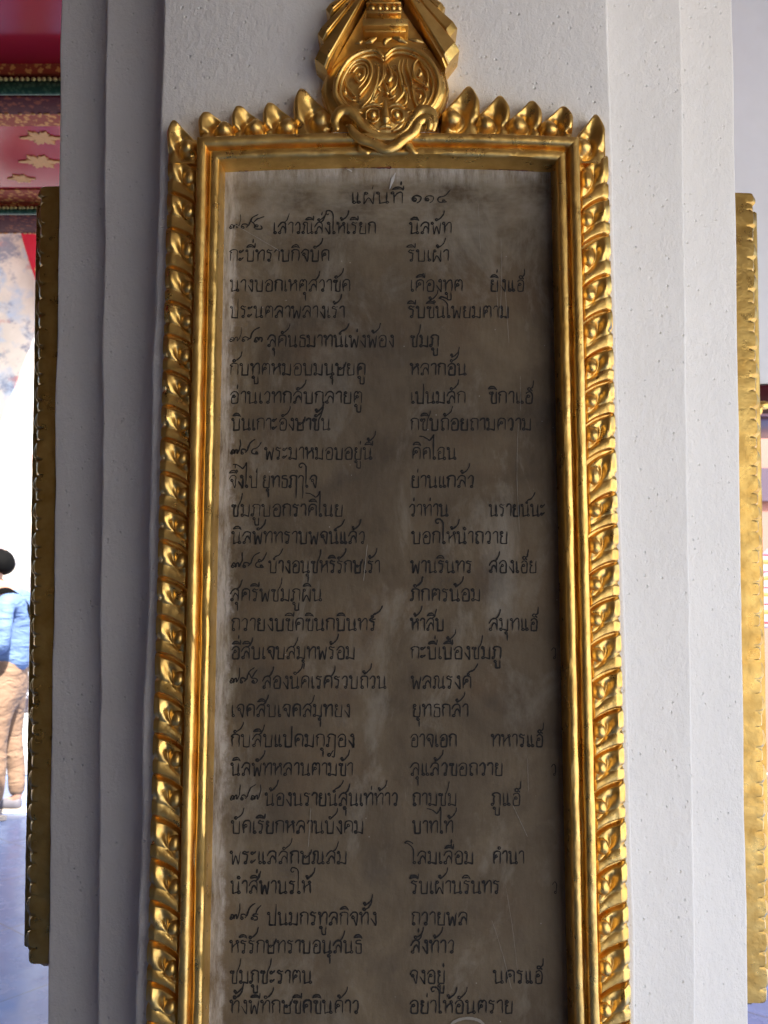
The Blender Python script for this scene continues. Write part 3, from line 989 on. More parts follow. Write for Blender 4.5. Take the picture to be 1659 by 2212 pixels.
g = tubes([
    ([(560, 985), (640, 900), (700, 780), (722, 660), (716, 560)], [6, 17, 19, 16, 8], D0, 1.2),
    ([(395, 650), (455, 570), (560, 525), (640, 560), (662, 650), (630, 750), (560, 840), (545, 865)], [8, 14, 17, 18, 18, 17, 15, 8], D0, 1.2),
    ([(440, 660), (500, 580), (590, 570), (628, 640), (595, 730), (535, 800)], [5, 10, 12, 12, 11, 6], D0 + .0006, 1.2),
    ([(480, 660), (530, 605), (590, 620), (588, 690), (545, 735), (510, 705), (520, 675)], [8, 12, 13, 13, 13, 12], D0 + .001, 1.2),
    ([(528, 690), (540, 680), (552, 690)], [14, 22, 14], D0 + .002, 1.0),
    ([(555, 995), (650, 935), (690, 830), (765, 700), (770, 560)], [8, 18, 17, 16, 6], D0, 1.2),
    ([(600, 1000), (700, 900), (720, 830)], [5, 12, 6], D0, 1.2),
    ([(805, 560), (838, 640), (845, 700), (822, 735), (800, 715)], [5, 15, 24, 22, 10], D0 + .001, 1.1),
    ([(780, 600), (790, 660), (775, 720)], [5, 12, 6], D0, 1.2),
    ([(838, 610), (905, 680), (890, 780), (840, 840), (880, 900)], [5, 12, 15, 14, 6], D0, 1.2),
    ([(770, 720), (800, 790), (812, 850), (775, 830)], [6, 14, 20, 12], D0, 1.2),
    ([(745, 780), (730, 810), (750, 830)], [8, 20, 8], D0 + .001, 1.1),
    ([(730, 830), (690, 890), (660, 935), (710, 955), (770, 930)], [6, 14, 16, 14, 6], D0, 1.2),
    ([(680, 880), (690, 905), (700, 890)], [8, 18, 8], D0 + .001, 1.0),
    ([(935, 530), (915, 610), (940, 720), (955, 800), (990, 860), (985, 940), (930, 960)], [6, 15, 17, 16, 16, 15, 6], D0 + .001, 1.2),
    ([(965, 520), (950, 620), (975, 720), (1000, 800), (1030, 900)], [5, 12, 13, 12, 5], D0, 1.2),
    ([(950, 770), (965, 800), (955, 860), (890, 935), (868, 970)], [14, 22, 18, 16, 6], D0 + .001, 1.1),
    ([(900, 820), (880, 870), (830, 900)], [6, 14, 6], D0, 1.2),
    ([(1000, 510), (1000, 600), (1040, 720), (1055, 840), (1080, 940), (1120, 990)], [8, 14, 15, 15, 14, 6], D0, 1.2),
    ([(1105, 525), (1062, 590), (1065, 690), (1120, 740), (1190, 790)], [6, 16, 17, 14, 6], D0 + .001, 1.2),
    ([(1118, 620), (1125, 670), (1105, 700)], [8, 24, 12], D0 + .002, 1.0),
    ([(1130, 560), (1180, 630), (1200, 700), (1195, 760)], [5, 13, 13, 6], D0, 1.2),
    ([(1215, 610), (1248, 720), (1235, 830)], [5, 13, 6], D0, 1.2),
    ([(1165, 735), (1188, 765), (1195, 790)], [6, 18, 8], D0 + .001, 1.1),
    ([(1080, 800), (1150, 815), (1175, 880), (1145, 950), (1105, 955)], [8, 15, 17, 14, 6], D0, 1.2),
    ([(1100, 850), (1125, 870), (1110, 900)], [8, 18, 8], D0 + .0005, 1.1),
    ([(400, 700), (430, 780), (480, 845), (515, 880)], [6, 13, 13, 6], D0, 1.2),
    ([(370, 770), (400, 850), (470, 905), (520, 910)], [5, 12, 12, 5], D0, 1.2),
    ([(408, 800), (412, 840), (430, 850)], [8, 22, 8], D0 + .001, 1.1),
    ([(350, 880), (430, 960), (540, 1010)], [6, 14, 8], D0, 1.2),
    ([(920, 985), (1000, 1030), (1080, 990)], [6, 14, 6], D0 + .001, 1.2)], 9, 10)
mesh_obj("monogram", g[0], g[1], GOLD, CREST)

# guardian face with the two wavy scrolls under the medallion
MS = 0.0345
g = tubes([
    ([(345, 1225), (318, 1130), (370, 1045), (455, 1040), (520, 1100), (585, 1180), (690, 1245), (800, 1282), (905, 1262), (985, 1210), (1050, 1120), (1130, 1035), (1225, 1060), (1248, 1150), (1235, 1235)],
     [22, 44, 52, 52, 46, 36, 28, 24, 28, 36, 46, 54, 52, 40, 22], MS, .62),
    ([(420, 1200), (455, 1205), (500, 1265), (570, 1320), (680, 1355), (790, 1412), (880, 1385), (960, 1320), (1060, 1250), (1105, 1165), (1170, 1130), (1205, 1180), (1195, 1240)],
     [10, 30, 44, 52, 52, 50, 52, 54, 52, 48, 46, 40, 24], MS + .0035, .62)])
mesh_obj("wavy_scroll", g[0], g[1], GOLD, CREST)
g = tubes([([(545, 1345), (560, 1400), (620, 1425), (650, 1400)], [10, 28, 30, 10], MS, .8), ([(960, 1335), (1010, 1360), (1060, 1420), (1100, 1430)], [14, 40, 26, 8], MS, .8)])
mesh_obj("fang", g[0], g[1], GOLD, CREST)
V, F = [], []
for ex in (675, 895):
    x, z = C2(ex, 1085)
    V, F = join_geo((V, F), sphere_geo((x, -MS, z), (0.0042, 0.0052, 0.0046), 16, 10))
mesh_obj("eye", V, F, GOLD, CREST)
g = tubes([([(610, 1120), (615, 1050), (665, 1020), (720, 1040), (730, 1110), (680, 1145), (630, 1130)], 16, MS, 1.0),
           ([(845, 1110), (850, 1040), (905, 1018), (955, 1050), (960, 1120), (905, 1145), (855, 1125)], 16, MS, 1.0),
           ([(600, 1010), (680, 985), (760, 1010)], [6, 20, 8], MS + .001, 1.0), ([(820, 1010), (900, 985), (980, 1020)], [8, 20, 6], MS + .001, 1.0)])
mesh_obj("brow", g[0], g[1], GOLD, CREST)
g = tubes([([(785, 940), (790, 1040), (795, 1130), (795, 1175)], [10, 34, 50, 20], MS + .001, 1.0), ([(740, 1200), (800, 1185), (860, 1200)], [14, 30, 14], MS + .001, 1.0),
           ([(560, 1090), (640, 1175), (740, 1225)], [8, 26, 14], MS - .002, 1.0), ([(1010, 1090), (930, 1180), (850, 1225)], [8, 26, 14], MS - .002, 1.0)])
mesh_obj("snout", g[0], g[1], GOLD, CREST)
V, F = sphere_geo((C2(795, 1080)[0], -0.024, C2(795, 1100)[1]), (0.034, 0.010, 0.020), 24, 12)
mesh_obj("face_boss", V, F, GOLD, CREST)

# paint edge, flakes and scratches ------------------------------------------
def ribbon(pts, w, d=0.0095, seed=0, jit=0.25):
    V, F = [], []
    m = len(pts)
    for k, p in enumerate(pts):
        p = Vector(p)
        t = Vector(pts[min(k + 1, m - 1)]) - Vector(pts[max(k - 1, 0)])
        if t.length == 0:
            t = Vector((1, 0))
        t.normalize()
        nn = Vector((-t.y, t.x))
        ww = (w if isinstance(w, (int, float)) else w[k]) * (1 + jit * noise.noise(Vector((k * 0.7, seed * 3.1, 0))))
        if k in (0, m - 1):
            ww *= 0.45
        for s in (-0.5, 0.5):
            q = p + nn * ww * s
            V.append((q.x, -d, q.y))
    F = [(2 * k, 2 * k + 1, 2 * k + 3, 2 * k + 2) for k in range(m - 1)]
    return V, F

def paint_edge(path, wmax, seed, thr):
    """patches of old red paint where the stone meets the frame"""
    V, F = [], []
    run, ws = [], []
    for k, p in enumerate(path):
        v = noise.noise(Vector((k * 0.09, seed, 0.3))) + 0.35 * noise.noise(Vector((k * 0.5, seed, 7)))
        if v > thr:
            run.append(p)
            ws.append(max(0.0006, wmax * min(1.0, 0.25 + v)))
        else:
            if len(run) > 2:
                V, F = join_geo((V, F), ribbon(run, ws, 0.0100, seed, 0.6))
            run, ws = [], []
    if len(run) > 2:
        V, F = join_geo((V, F), ribbon(run, ws, 0.0100, seed, 0.6))
    return V, F
top_path = [(-0.163 + 0.326 * k / 160, Z_TOP - 0.0004 + ARCH * (1 - (2 * k / 160 - 1) ** 2)) for k in range(161)]
lp = [(-0.1640, Z_TOP - 0.850 * k / 400) for k in range(401)]
g = join_geo(paint_edge(top_path, 0.0046, 3.7, -0.22), paint_edge(lp, 0.0017, 9.2, -0.05))
mesh_obj("red_paint_edge", g[0], g[1], REDP, ROOT, smooth=False)
V, F = [], []
for pts, w in (([(0.0075, 0.412), (0.0045, 0.404), (0.0015, 0.3945)], [0.0014, 0.0030, 0.0008]),
               ([(-0.041 + 0.001 * i, 0.4155 - 0.0001 * i * i) for i in range(6)], 0.0012)):
    V, F = join_geo((V, F), ribbon([(x, z) for x, z in pts], w if isinstance(w, list) else w, 0.0104, 1))
mesh_obj("gesso_flake", V, F, CHIP, PANEL, smooth=False)
def line(a, b, n=14, bow=0.0, seed=0):
    return [(a[0] + (b[0] - a[0]) * k / n + bow * math.sin(math.pi * k / n) + 0.0003 * noise.noise(Vector((k * .8, seed, 0))), a[1] + (b[1] - a[1]) * k / n) for k in range(n + 1)]
for s, (a, b, bow, w) in enumerate((((0.112, 0.345), (0.110, 0.262), 0.001, .0004), ((0.1155, 0.292), (0.1185, 0.238), 0, .0004), ((0.107, 0.297), (0.108, 0.272), 0, .0003),
                                    ((0.1265, 0.158), (0.1262, 0.052), -0.002, .0004), ((0.129, 0.205), (0.129, 0.170), 0, .0003), ((0.090, 0.380), (0.0915, 0.33), 0, .0003),
                                    ((0.095, -0.305), (0.112, -0.365), 0.001, .0004), ((0.108, -0.275), (0.118, -0.352), 0.001, .0003), ((0.116, -0.203), (0.129, -0.231), 0, .0005),
                                    ((0.130, -0.16), (0.1305, -0.19), 0, .0004), ((-0.158, 0.362), (-0.105, 0.330), 0.0, .0006), ((-0.02, 0.04), (-0.0235, 0.005), 0, .0007),
                                    ((-0.072, -0.205), (-0.074, -0.24), 0, .0006))):
    V, F = ribbon(line(a, b, 14, bow, s), w * 0.7, 0.0097, s, 0.8)
    mesh_obj("scratch", V, F, SCR, PANEL, smooth=False)
arc = catmull([(0.0535, -0.3995), (0.0600, -0.3935), (0.0700, -0.3905), (0.0795, -0.3915), (0.0850, -0.3945), (0.0885, -0.4005)], 6)
g = ribbon([(p[0] , p[1]) for p in arc], 0.0024, 0.0099, 4, 0.35)
mesh_obj("paint_mark", g[0], g[1], SCR, PANEL, smooth=False)
# chip on the right border
V, F = [], []
pts = [(0.2085, 0.254), (0.2125, 0.2575), (0.2160, 0.2550), (0.2165, 0.2495), (0.2140, 0.2455), (0.2105, 0.2490)]
V = [(x, -0.0225, z) for x, z in pts] + [(x, -0.015, z) for x, z in pts]
F = [tuple(range(6)), tuple(range(11, 5, -1))] + [(i, (i + 1) % 6, 6 + (i + 1) % 6, 6 + i) for i in range(6)]
mesh_obj("chipped_spot", V, F, CHIP, ROOT, smooth=False)

# ------------------------------------------------------------------ the incised verse
# single-line letter forms, body height 10; strokes split by ';', 'o x,y,r' is a small closed loop
G = {
 'ก': (6.6, "1,0 1,6.4 1.9,7.3 0.3,8.3 1.9,9.8 3.8,10 5.4,9.4 6,8 6,0"),
 'ข': (5.8, "o1.2,8.7,.85; 2,8.5 2.7,9.6 3.1,8.4 2.1,6.6 2.2,1 2.7,0 5,0 5.4,.8 5.4,9.8"),
 'ค': (7.2, "1,0 1,6.5 1.9,9.3 4,10 5.9,9.3 6.5,7.4 6.5,0; o3.4,6.2,.9; 1,2.8 2.6,5.6"),
 'ฆ': (7, "o1,9,.8; 1.8,8 2,1 5.6,.3 5.8,9.8"),
 'ง': (5, "o3.3,9,.9; 4.2,8.8 4.2,.2 3.5,.5 .5,5.4"),
 'จ': (6.4, "0.1,6.6 1.8,9.5 3.6,10 5.3,9.2 5.7,7.4 5.2,.2 4.6,.4 2.9,5; o2.4,5.9,.9"),
 'ฉ': (7, "0.2,7 2,9.6 3.8,10 5.4,9.2 5.4,7.6 5.1,1.7; o2.2,5.8,.9; 1.3,5.2 1.3,.6 1.8,.1 5,1.1; o6.0,.7,.95"),
 'ช': (6.4, "o1.2,8.7,.85; 2,8.5 2.7,9.6 3.1,8.4 2.1,6.6 2.2,1 2.7,0 4.6,0 5.1,.8 5.2,8.4 6.2,11 7.4,15 7.9,19.5"),
 'ซ': (6.4, "o.9,8.4,.8; 1.7,8.8 2.2,9.6 2.7,8.8 3.2,9.6 3.3,8 2.1,6.2 2.2,1 2.7,0 4.6,0 5.1,.8 5.2,8.4 6.2,11 7.2,13.5 7.6,16.5"),
 'ฎ': (7, "o1,.9,.85; 1.8,1.2 1.9,6.3 2.6,7.2 1,8.2 2.3,9.8 4.2,10 5.8,9.3 6.4,8 6.4,-6 5.6,-8.2 4.2,-7.6; o2.4,-6.6,1; 3.4,-6.6 4.4,-4.2 5.6,-3"),
 'ณ': (8.8, "o.9,.9,.8; 1.5,1.4 1.6,6.4 2.2,7.2 .8,8.3 2,9.8 3.6,9.6 4.2,8 4.2,.3 7,1.2; o7.9,.9,.8; 7.4,1.4 7.4,9.8"),
 'ด': (7, "1.6,0 1.2,3 .9,7 2,9.4 4,10 5.8,9.3 6.3,7.4 6.3,0; o3,6,.9; 1.1,3 2.3,5.3"),
 'ต': (7, "1.2,0 .9,7 1.6,9.4 2.6,10 3.2,9.4 3.6,8.2 4,9.4 4.6,10 5.8,9.3 6.3,7.4 6.3,0; o3,5.6,.9; 1.1,2.8 2.3,5"),
 'ถ': (6.8, "o2.2,.9,.85; 1.5,1.4 1.6,6.3 2.3,7.2 .8,8.2 2.2,9.8 4.2,10 5.8,9.3 6.3,8 6.3,0"),
 'ท': (7, "o.9,9,.8; 1.7,8.7 1.8,0; 1.8,5.4 3.6,8.8 5.2,9.9 6.3,9 6.5,7.4 6.5,0"),
 'ธ': (5.8, "5,9.7 3.2,10 1.4,9.4 1.1,8.3 1.8,7.4 4.6,7.2 5.2,6.4 5.1,.8 4.5,0 1.9,0 1.3,.7 1.3,5.4"),
 'น': (7.4, "o.9,9,.8; 1.7,8.7 1.8,.4 2.3,.2 5.4,1.1; o6.2,.9,.85; 5.8,1.6 5.8,9.8"),
 'บ': (7, "o.9,9,.8; 1.7,8.7 1.8,.7 2.2,0 5.6,0 6,.6 6.1,9.8"),
 'ป': (7, "o.9,9,.8; 1.7,8.7 1.8,.7 2.2,0 5.6,0 6,.6 6.1,16.5"),
 'ผ': (7.2, "o2,8.9,.85; 1.2,8.2 1,6.5 1,0 1.5,.4 3.6,4.8 5.9,.4 6.4,.2 6.4,9.8"),
 'ฝ': (7.2, "o2,8.9,.85; 1.2,8.2 1,6.5 1,0 1.5,.4 3.6,4.8 5.9,.4 6.4,.2 6.4,16.5"),
 'พ': (7.6, "o.9,9,.8; 1.5,8.4 2,.2 2.5,.6 4,6.4 5.5,.6 6.1,.2 7,9.8"),
 'ฟ': (7.6, "o.9,9,.8; 1.5,8.4 2,.2 2.5,.6 4,6.4 5.5,.6 6.1,.2 7,16"),
 'ภ': (6.8, "o.7,.9,.8; 1.5,1 1.8,2 1.8,6.3 2.4,7.2 .9,8.2 2.2,9.8 4.2,10 5.8,9.3 6.3,8 6.3,0"),
 'ม': (7, "o.9,9,.8; 1.7,8.7 1.8,1.6; o1.1,.9,.85; 2,1.2 5.4,.2 6,.5 6.1,9.8"),
 'ย': (6.4, "o1.7,8.9,.8; .9,8.6 .8,7 2.3,6 1.2,5.2 1.1,.8 1.6,0 4.9,0 5.5,.6 5.6,9.8"),
 'ร': (5.2, "o2.5,.9,.85; 3.3,1.3 3.6,5.6 3.3,7 1,7.9 .6,8.8 1.7,10 2.9,9.1 4.8,9.5"),
 'ล': (7.2, "0,5.8 1.7,9.1 3.7,10 5.6,9.2 6.2,7.4 6.2,0; 6.2,2.6 5.4,4.6 3.9,6.2 2.5,4 2.3,1.6; o1.6,.9,.85"),
 'ว': (5.2, "o3.2,.9,.85; 4,1.4 4.3,7.2 3.7,9.3 2.2,9.9 .2,7.2"),
 'ศ': (7.2, "1,0 1,6.5 1.9,9.3 4,10 5.9,9.3 6.5,7.4 6.5,0; o3.4,6.2,.9; 1,2.8 2.6,5.6; 5.6,9.5 7.2,11.5 8.4,14.5 8.8,18.5"),
 'ษ': (7.2, "o.9,9,.8; 1.7,8.7 1.8,.7 2.2,0 5.6,0 6,.6 6.1,9.4; o3.4,5.4,.8; 4.2,5.4 6.2,6.8 7,8.6 7.5,11.5"),
 'ส': (7.2, "0,5.4 1.6,8.6 3.7,10 5.6,9.2 6.2,7.4 6.2,0; 6.2,2.6 5.4,4.6 3.9,6.2 2.5,4 2.3,1.6; o1.6,.9,.85; 4.6,9.8 6.4,11 7.8,14 8.7,17.8"),
 'ห': (7, "o.9,9,.8; 1.7,8.7 1.8,0; 1.8,3.6 3.4,6.2 5.2,7.6; o5.7,8.8,.85; 5.2,7.8 6.1,6 6.4,0"),
 'อ': (6.8, "o3,6,.9; 1.3,4.6 2.3,5.3; 1.3,4.6 1.4,1.2 2,0 5,0 5.9,.9 6.1,7 5.2,9.4 3.4,10 1.6,9 .3,6.8"),
 'ฮ': (6.4, "o2.9,6,.9; 1.3,4.8 2.2,5.4; 1.3,4.8 1.4,1.2 2,0 4.6,0 5.4,.9 5.7,7 5,9 3.6,9.8 1.8,9.2 1.2,8; o3.4,12.2,1.1; 4.6,12 5.8,10.2; 4.4,12.8 5.6,13.4 6.2,15 6.5,19.6"),
 'ฤ': (6.8, "o1,.9,.85; 1.7,1.4 1.7,6.3 2.3,7.2 .8,8.2 2.2,9.8 4.2,10 5.8,9.3 6.3,8 6.3,-9"),
 'ๅ': (4.6, "0,7.6 1.2,9.5 2.6,10 3.7,9.3 4.1,7.6 4.1,-9"),
 'า': (4.4, "0,7.6 1.2,9.5 2.6,10 3.6,9.3 3.9,7.6 3.9,0"),
 'ะ': (4, "o.9,8.2,.8; 1.7,8.2 2.6,8.9 3.4,10; o.9,1.6,.8; 1.7,1.6 2.6,2.3 3.4,3.4"),
 'เ': (2.8, "o1.8,.9,.85; 1,1.3 .9,9.8"),
 'แ': (5.6, "o1.8,.9,.85; 1,1.3 .9,9.8; o4.6,.9,.85; 3.8,1.3 3.7,9.8"),
 'โ': (3, "o1.8,.9,.85; 1,1.3 1,8.5 .2,12.5 -3.2,15.8 -6.2,16.4; -6.2,16.4 -4,18 -1.4,17.2 .6,15.8"),
 'ใ': (3, "o1.8,.9,.85; 1,1.3 .9,15 .4,18 -1.4,20 -3.8,20.2 -5,18.6 -4.4,16.9 -3.2,16.8 -2.8,17.8"),
 'ไ': (3, "o1.8,.9,.85; 1,1.3 .9,20 0,18.6 -2.2,15.8 -4,17.2 -7,18.9 -10.5,19.4"),
 '๑': (7, "o2.4,3.6,.9; 3.3,3.2 2.8,1.8 1.2,2.4 .9,4.6 2.4,6.4 4.8,6.6 6.2,5 5.6,2 3.6,.2"),
 '๒': (7.5, "o3,3.6,.9; 2,3 1.2,1.6 1.4,4.4 .4,6.5 -1.6,8; 1.4,.6 5.8,.3 6.4,1.6 5.6,3.8; .6,7 2.5,9.6 5,11 8,12.4"),
 '๓': (6.4, "o1.2,1.4,.8; .6,2.4 1.2,4.4 2.4,4.4 3,2.4 3.6,4.6 5,4.4 5.4,2.6 5,.4"),
 '๔': (7, "6.8,1.2 4.8,1 4.2,2.4 5.2,3 5.8,1.6; 4.6,.8 2,1.2 1,3 2,5.4 4.2,6 6.6,8 8.8,12"),
 '๕': (7, "6.8,1.2 4.8,1 4.2,2.4 5.2,3 5.8,1.6; 4.6,.8 2,1.2 1,3 2,5.4 4,5.6; o3.6,7,.9; 4.2,6 6.6,8.6 8.4,14.5"),
 '๖': (6.4, "-1.6,11 0,8 1.4,5.2 4.4,5 6,3.6 5.4,1 3.2,.4 2,1.6; o2.8,2,.9; 1.4,5.2 3.4,9 5.6,12.6"),
 '๗': (7.2, "o1,1.8,.9; .3,2.6 1.2,4.6 2.6,4.2 3,1.2 3.5,4 5,4.8 5.2,2 5.6,1.6 7,5.4 7.6,9 7.4,14.5"),
 '๘': (7, "6.4,5 4,5.4 2.6,5 2.2,3.6 5,3.2 5.6,1.4 5,.4 2.6,.4; o1.6,1.6,.8; 4,5.6 5.6,9.4 8.6,13.2"),
 '๙': (7.2, "o1.2,1.8,.9; .3,2.6 1,4.8 3,5.2 4.8,3.6 3.6,2; 4.8,3.6 5.6,4.6 6.4,8 8,11.6 11.8,14.4"),
}
# marks over and under a letter of width w are drawn relative to its right edge
MK = {
 'ิ': "-6.6,11.9 -5,13.8 -2.8,14.2 -1.2,13.2 -.2,11.2; -6.6,11.9 -3.4,12.6 -.6,12",
 'ี': "-6.6,11.9 -5,13.8 -2.8,14.2 -1.2,13.2 -.2,11.2; -6.6,11.9 -3.4,12.6 -.6,12; -.1,11.4 .2,15.8",
 'ึ': "-6.6,11.9 -5,13.8 -2.8,14.2 -1.2,13.2 -.2,11.2; -6.6,11.9 -3.4,12.6 -.6,12; o-.2,13.6,.8",
 'ื': "-6.6,11.9 -5,13.8 -2.8,14.2 -1.2,13.2 -.2,11.2; -6.6,11.9 -3.4,12.6 -.6,12; -.1,11.4 .2,15.8; -1.6,13.2 -1.3,15.8",
 'ั': "o-3.6,12.2,.9; -2.7,12.2 -1.2,13.2 .4,15 1.6,17.4 2,20.4",
 '่': "-1.6,12.2 -1.4,15.8",
 '้': "o-3.4,13.4,.75; -2.8,12.8 -3.4,11.6 -2.2,12.2 .2,14.4 1.8,17 2.4,20.6",
 '์': "o-2.6,11.4,.7; -2.4,12.2 -1.4,13.4 1,14.6 3,17 4.4,20.4",
 'ํ': "o-1.6,12.4,.95",
 'ุ': "o-2,-2,.85; -1.3,-2.6 -1.2,-8.4",
 'ู': "o-4.6,-2,.85; -3.9,-2.6 -3.8,-6.6 -3.3,-7.4 -1.5,-7.4 -1.1,-6.8 -1.1,-1.2",
}
def strokes_of(desc):
    for s in desc.split(';'):
        s = s.strip()
        if s[0] == 'o':
            x, y, r = (float(q) for q in s[1:].split(','))
            yield [(x + r * math.cos(a * math.pi / 4 + .6), y + r * 1.05 * math.sin(a * math.pi / 4 + .6)) for a in range(9)], True
        else:
            yield [tuple(float(q) for q in p.split(',')) for p in s.split()], False

def set_line(text):
    """-> (strokes in letter units, advance)"""
    out, x, w = [], 0.0, 6.0
    small, raised = False, False
    has_vowel = False
    text = text.replace('ำ', 'ํา')
    for ch in text:
        if ch == '#':
            small = True
            continue
        if ch == '>':
            continue
        if ch == ' ':
            x += 3.0
            continue
        if ch in MK:
            up = 0.0
            if ch in '่้์' and has_vowel:
                up = 3.6
            for pts, lp in strokes_of(MK[ch]):
                out.append(([(x - 0.9 + px, py + up) for px, py in pts], lp))
            if ch in 'ิีึืั':
                has_vowel = True
            continue
        has_vowel = False
        w, d = G[ch]
        k = 0.92 if small else 1.0
        for pts, lp in strokes_of(d):
            out.append(([(x + px * k, (py * k + (3.6 if small else 0)) if small else py) for px, py in pts], lp))
        x += w * k + 0.9
    return out, x - 0.9

TEXT = [
    (1780.6, 11.8, [('แผ่นที่', -33.0, 19.1), ('๑๑๔', 27.0, 63.0)]),
    (1749.2, 11.77, [('#๗๙๒', -153.8, -120.2), ('เสาวณีสั่งให้เรียก', -110.1, -8.0), ('นิลพัท', 25.1, 67.4)]),
    (1720.9, 11.75, [('กะบี่ทราบกิจบัด', -153.3, -53.8), ('รีบเผ้า', 23.6, 64.4)]),
    (1690.2, 11.73, [('นางบอกเหตุสวาขัด', -152.1, -33.1), ('เคืองทูต', 25.8, 77.9), ('ยิ่งแฮ', 104.8, 138.6)]),
    (1663.4, 11.71, [('ประนตลาพลางเร้า', -151.6, -38.6), ('รีบขึ้นโพยมตาม', 23.9, 123.1), ('>ว', 164.1, 169.1)]),
    (1634.1, 11.69, [('#๗๙๓', -151.7, -118.2), ('ลุคันธมาทน์เพ่งพ้อง', -114.5, 10.1), ('ชมภู', 25.6, 53.8)]),
    (1605.8, 11.67, [('กับทูตหมอบมนุษยดู', -150.8, -17.9), ('หลากอั้น', 25.5, 80.7)]),
    (1577.7, 11.65, [('อ่านเวทกลับกลายตู', -150.3, -21.0), ('เปนมลัก', 25.9, 79.5), ('ขิกาแฮ', 102.1, 145.3)]),
    (1551.2, 11.64, [('บินเกาะอังษาชั้น', -148.0, -51.9), ('กซิบถ้อยถามความ', 25.8, 143.1)]),
    (1522.6, 11.62, [('#๗๙๔', -148.4, -121.1), ('พระมาหมอบอยู่นี้', -115.7, -11.4), ('คิดไฉน', 26.9, 70.1)]),
    (1495.1, 11.6, [('จึ่งไป่ ยุทธฤๅใจ', -149.7, -64.5), ('ย่านแกล้ว', 26.1, 87.1)]),
    (1467.3, 11.57, [('ชมภูบอกราคิไนย', -147.0, -39.4), ('ว่าท่าน', 24.2, 62.0), ('นรายน์นะ', 101.2, 155.0)]),
    (1441.0, 11.56, [('นิลพัททราบพจน์แล้ว', -146.1, -18.0), ('บอกให้นำถวาย', 26.6, 118.6)]),
    (1413.1, 11.54, [('#๗๙๕', -146.0, -114.7), ('บ์างอนุชหริรักษเร้า', -110.2, -3.8), ('พานรินทร', 25.4, 84.2), ('สองเฮย', 100.1, 146.0)]),
    (1386.3, 11.52, [('สุครีพชมภูผิน', -146.7, -58.8), ('ภักตรน้อม', 25.3, 92.1)]),
    (1358.4, 11.49, [('ถวายงบขีดขินกบินทร์', -145.5, -7.7), ('ห้าสิบ', 25.2, 56.8), ('สมุทแฮ', 99.4, 146.0)]),
    (1331.9, 11.47, [('อี่สิบเจบสมุทพร้อม', -144.6, -27.3), ('กะบี่เบื้องชมภู', 25.2, 110.9), ('>ว', 157.7, 162.5)]),
    (1304.4, 11.45, [('#๗๙๖', -145.2, -119.3), ('สองนัคเรศรวบถ้วน', -114.9, 2.4), ('พลณรงค์', 25.5, 82.6)]),
    (1278.2, 11.43, [('เจดสิบเจดสมุทยง', -143.7, -31.5), ('ยุทธกล้า', 26.7, 79.3)]),
    (1250.6, 11.41, [('กับสิบแปดมกุฎอง', -143.6, -27.5), ('อาจเอก', 24.5, 68.2), ('ทหารแฮ', 100.5, 149.2)]),
    (1224.4, 11.39, [('นิลพัทหลานตามข้า', -143.1, -29.1), ('ลุแล้วขอถวาย', 24.4, 111.2), ('>ว', 155.7, 160.4)]),
    (1197.1, 11.36, [('#๗๙๗', -143.3, -115.6), ('น้องนรายน์สุนเท่ท้าว', -110.8, 13.1), ('ถามชม', 26.0, 67.8), ('ภูแฮ', 99.8, 127.2)]),
    (1172.1, 11.34, [('บัดเรียกหลานบังคม', -141.8, -18.7), ('บาทไท้', 26.4, 64.1)]),
    (1144.8, 11.32, [('พระแลลักษณสม', -142.4, -34.0), ('โลมเลื่อม', 25.9, 83.0), ('ดำนา', 100.3, 129.6)]),
    (1118.4, 11.3, [('นำสี่พานรให้', -141.3, -67.1), ('รีบเผ้านรินทร', 24.9, 106.8), ('>ว', 154.5, 159.2)]),
    (1090.6, 11.27, [('#๗๙๘', -141.4, -114.9), ('ปนมกรทูลกิจทั้ง', -107.2, -6.6), ('ถวายพล', 24.8, 77.1)]),
    (1065.9, 11.25, [('หริรักษทราบอนุสนธิ', -141.2, -20.1), ('สั่งท้าว', 24.3, 64.6)]),
    (1039.6, 11.23, [('ชมภูชะราตน', -140.7, -65.6), ('จงอยู่', 23.4, 55.9), ('นครแฮ', 99.8, 145.0)]),
    (1013.6, 11.2, [('ทั้งพีทักษขีดขินด้าว', -140.3, -22.5), ('อย่าให้อันตราย', 22.9, 117.6)]),
]
def incise():
    rnd = random.Random(3)
    for li, (zb, hb, segs) in enumerate(TEXT):
        for si, (s, x0, x1) in enumerate(segs):
            V, F = [], []
            st, adv = set_line(s)
            sx = (x1 - x0) / adv
            sy = hb / 10.0
            if s[0] == '>':
                sx = sy = hb / 10.0 * 0.9
            for k, (pts, lp) in enumerate(st):
                if len(pts) == 1:
                    continue
                c = catmull([Vector((p[0], p[1], 0)) for p in pts], 3 if lp else 4)
                q = []
                for p in c:
                    sl = 0.02 * p.y
                    jx = noise.noise(Vector((p.x * .35 + li * 9, p.y * .3, si))) * 0.30
                    jy = noise.noise(Vector((p.x * .3, p.y * .35 + li * 5, si + 4))) * 0.30
                    q.append(((x0 + (p.x + sl + jx) * sx) / 1000 - 0.004, (zb + (p.y + jy) * sy) / 1000 - 1.4))
                w = 0.00150 * rnd.uniform(0.78, 1.18) * (1 + 0.35 * noise.noise(Vector((pts[0][0] * 0.12, li * 1.7, si * 3.0))))
                if x0 + pts[0][0] * sx < -149:
                    w *= 0.72
                if s[0] == '>':
                    w *= 0.6
                m = len(q)
                ws = [w * (0.75 + 0.25 * math.sin(math.pi * min(1, i / max(1, m - 1) * 1.3))) for i in range(m)]
                _add(V, F, ribbon(q, ws, 0.0094 + 0.00004 * (k % 4), k + li * 31, 0.45))
            mesh_obj("inscription_line", V, F, INK, PANEL, smooth=False)
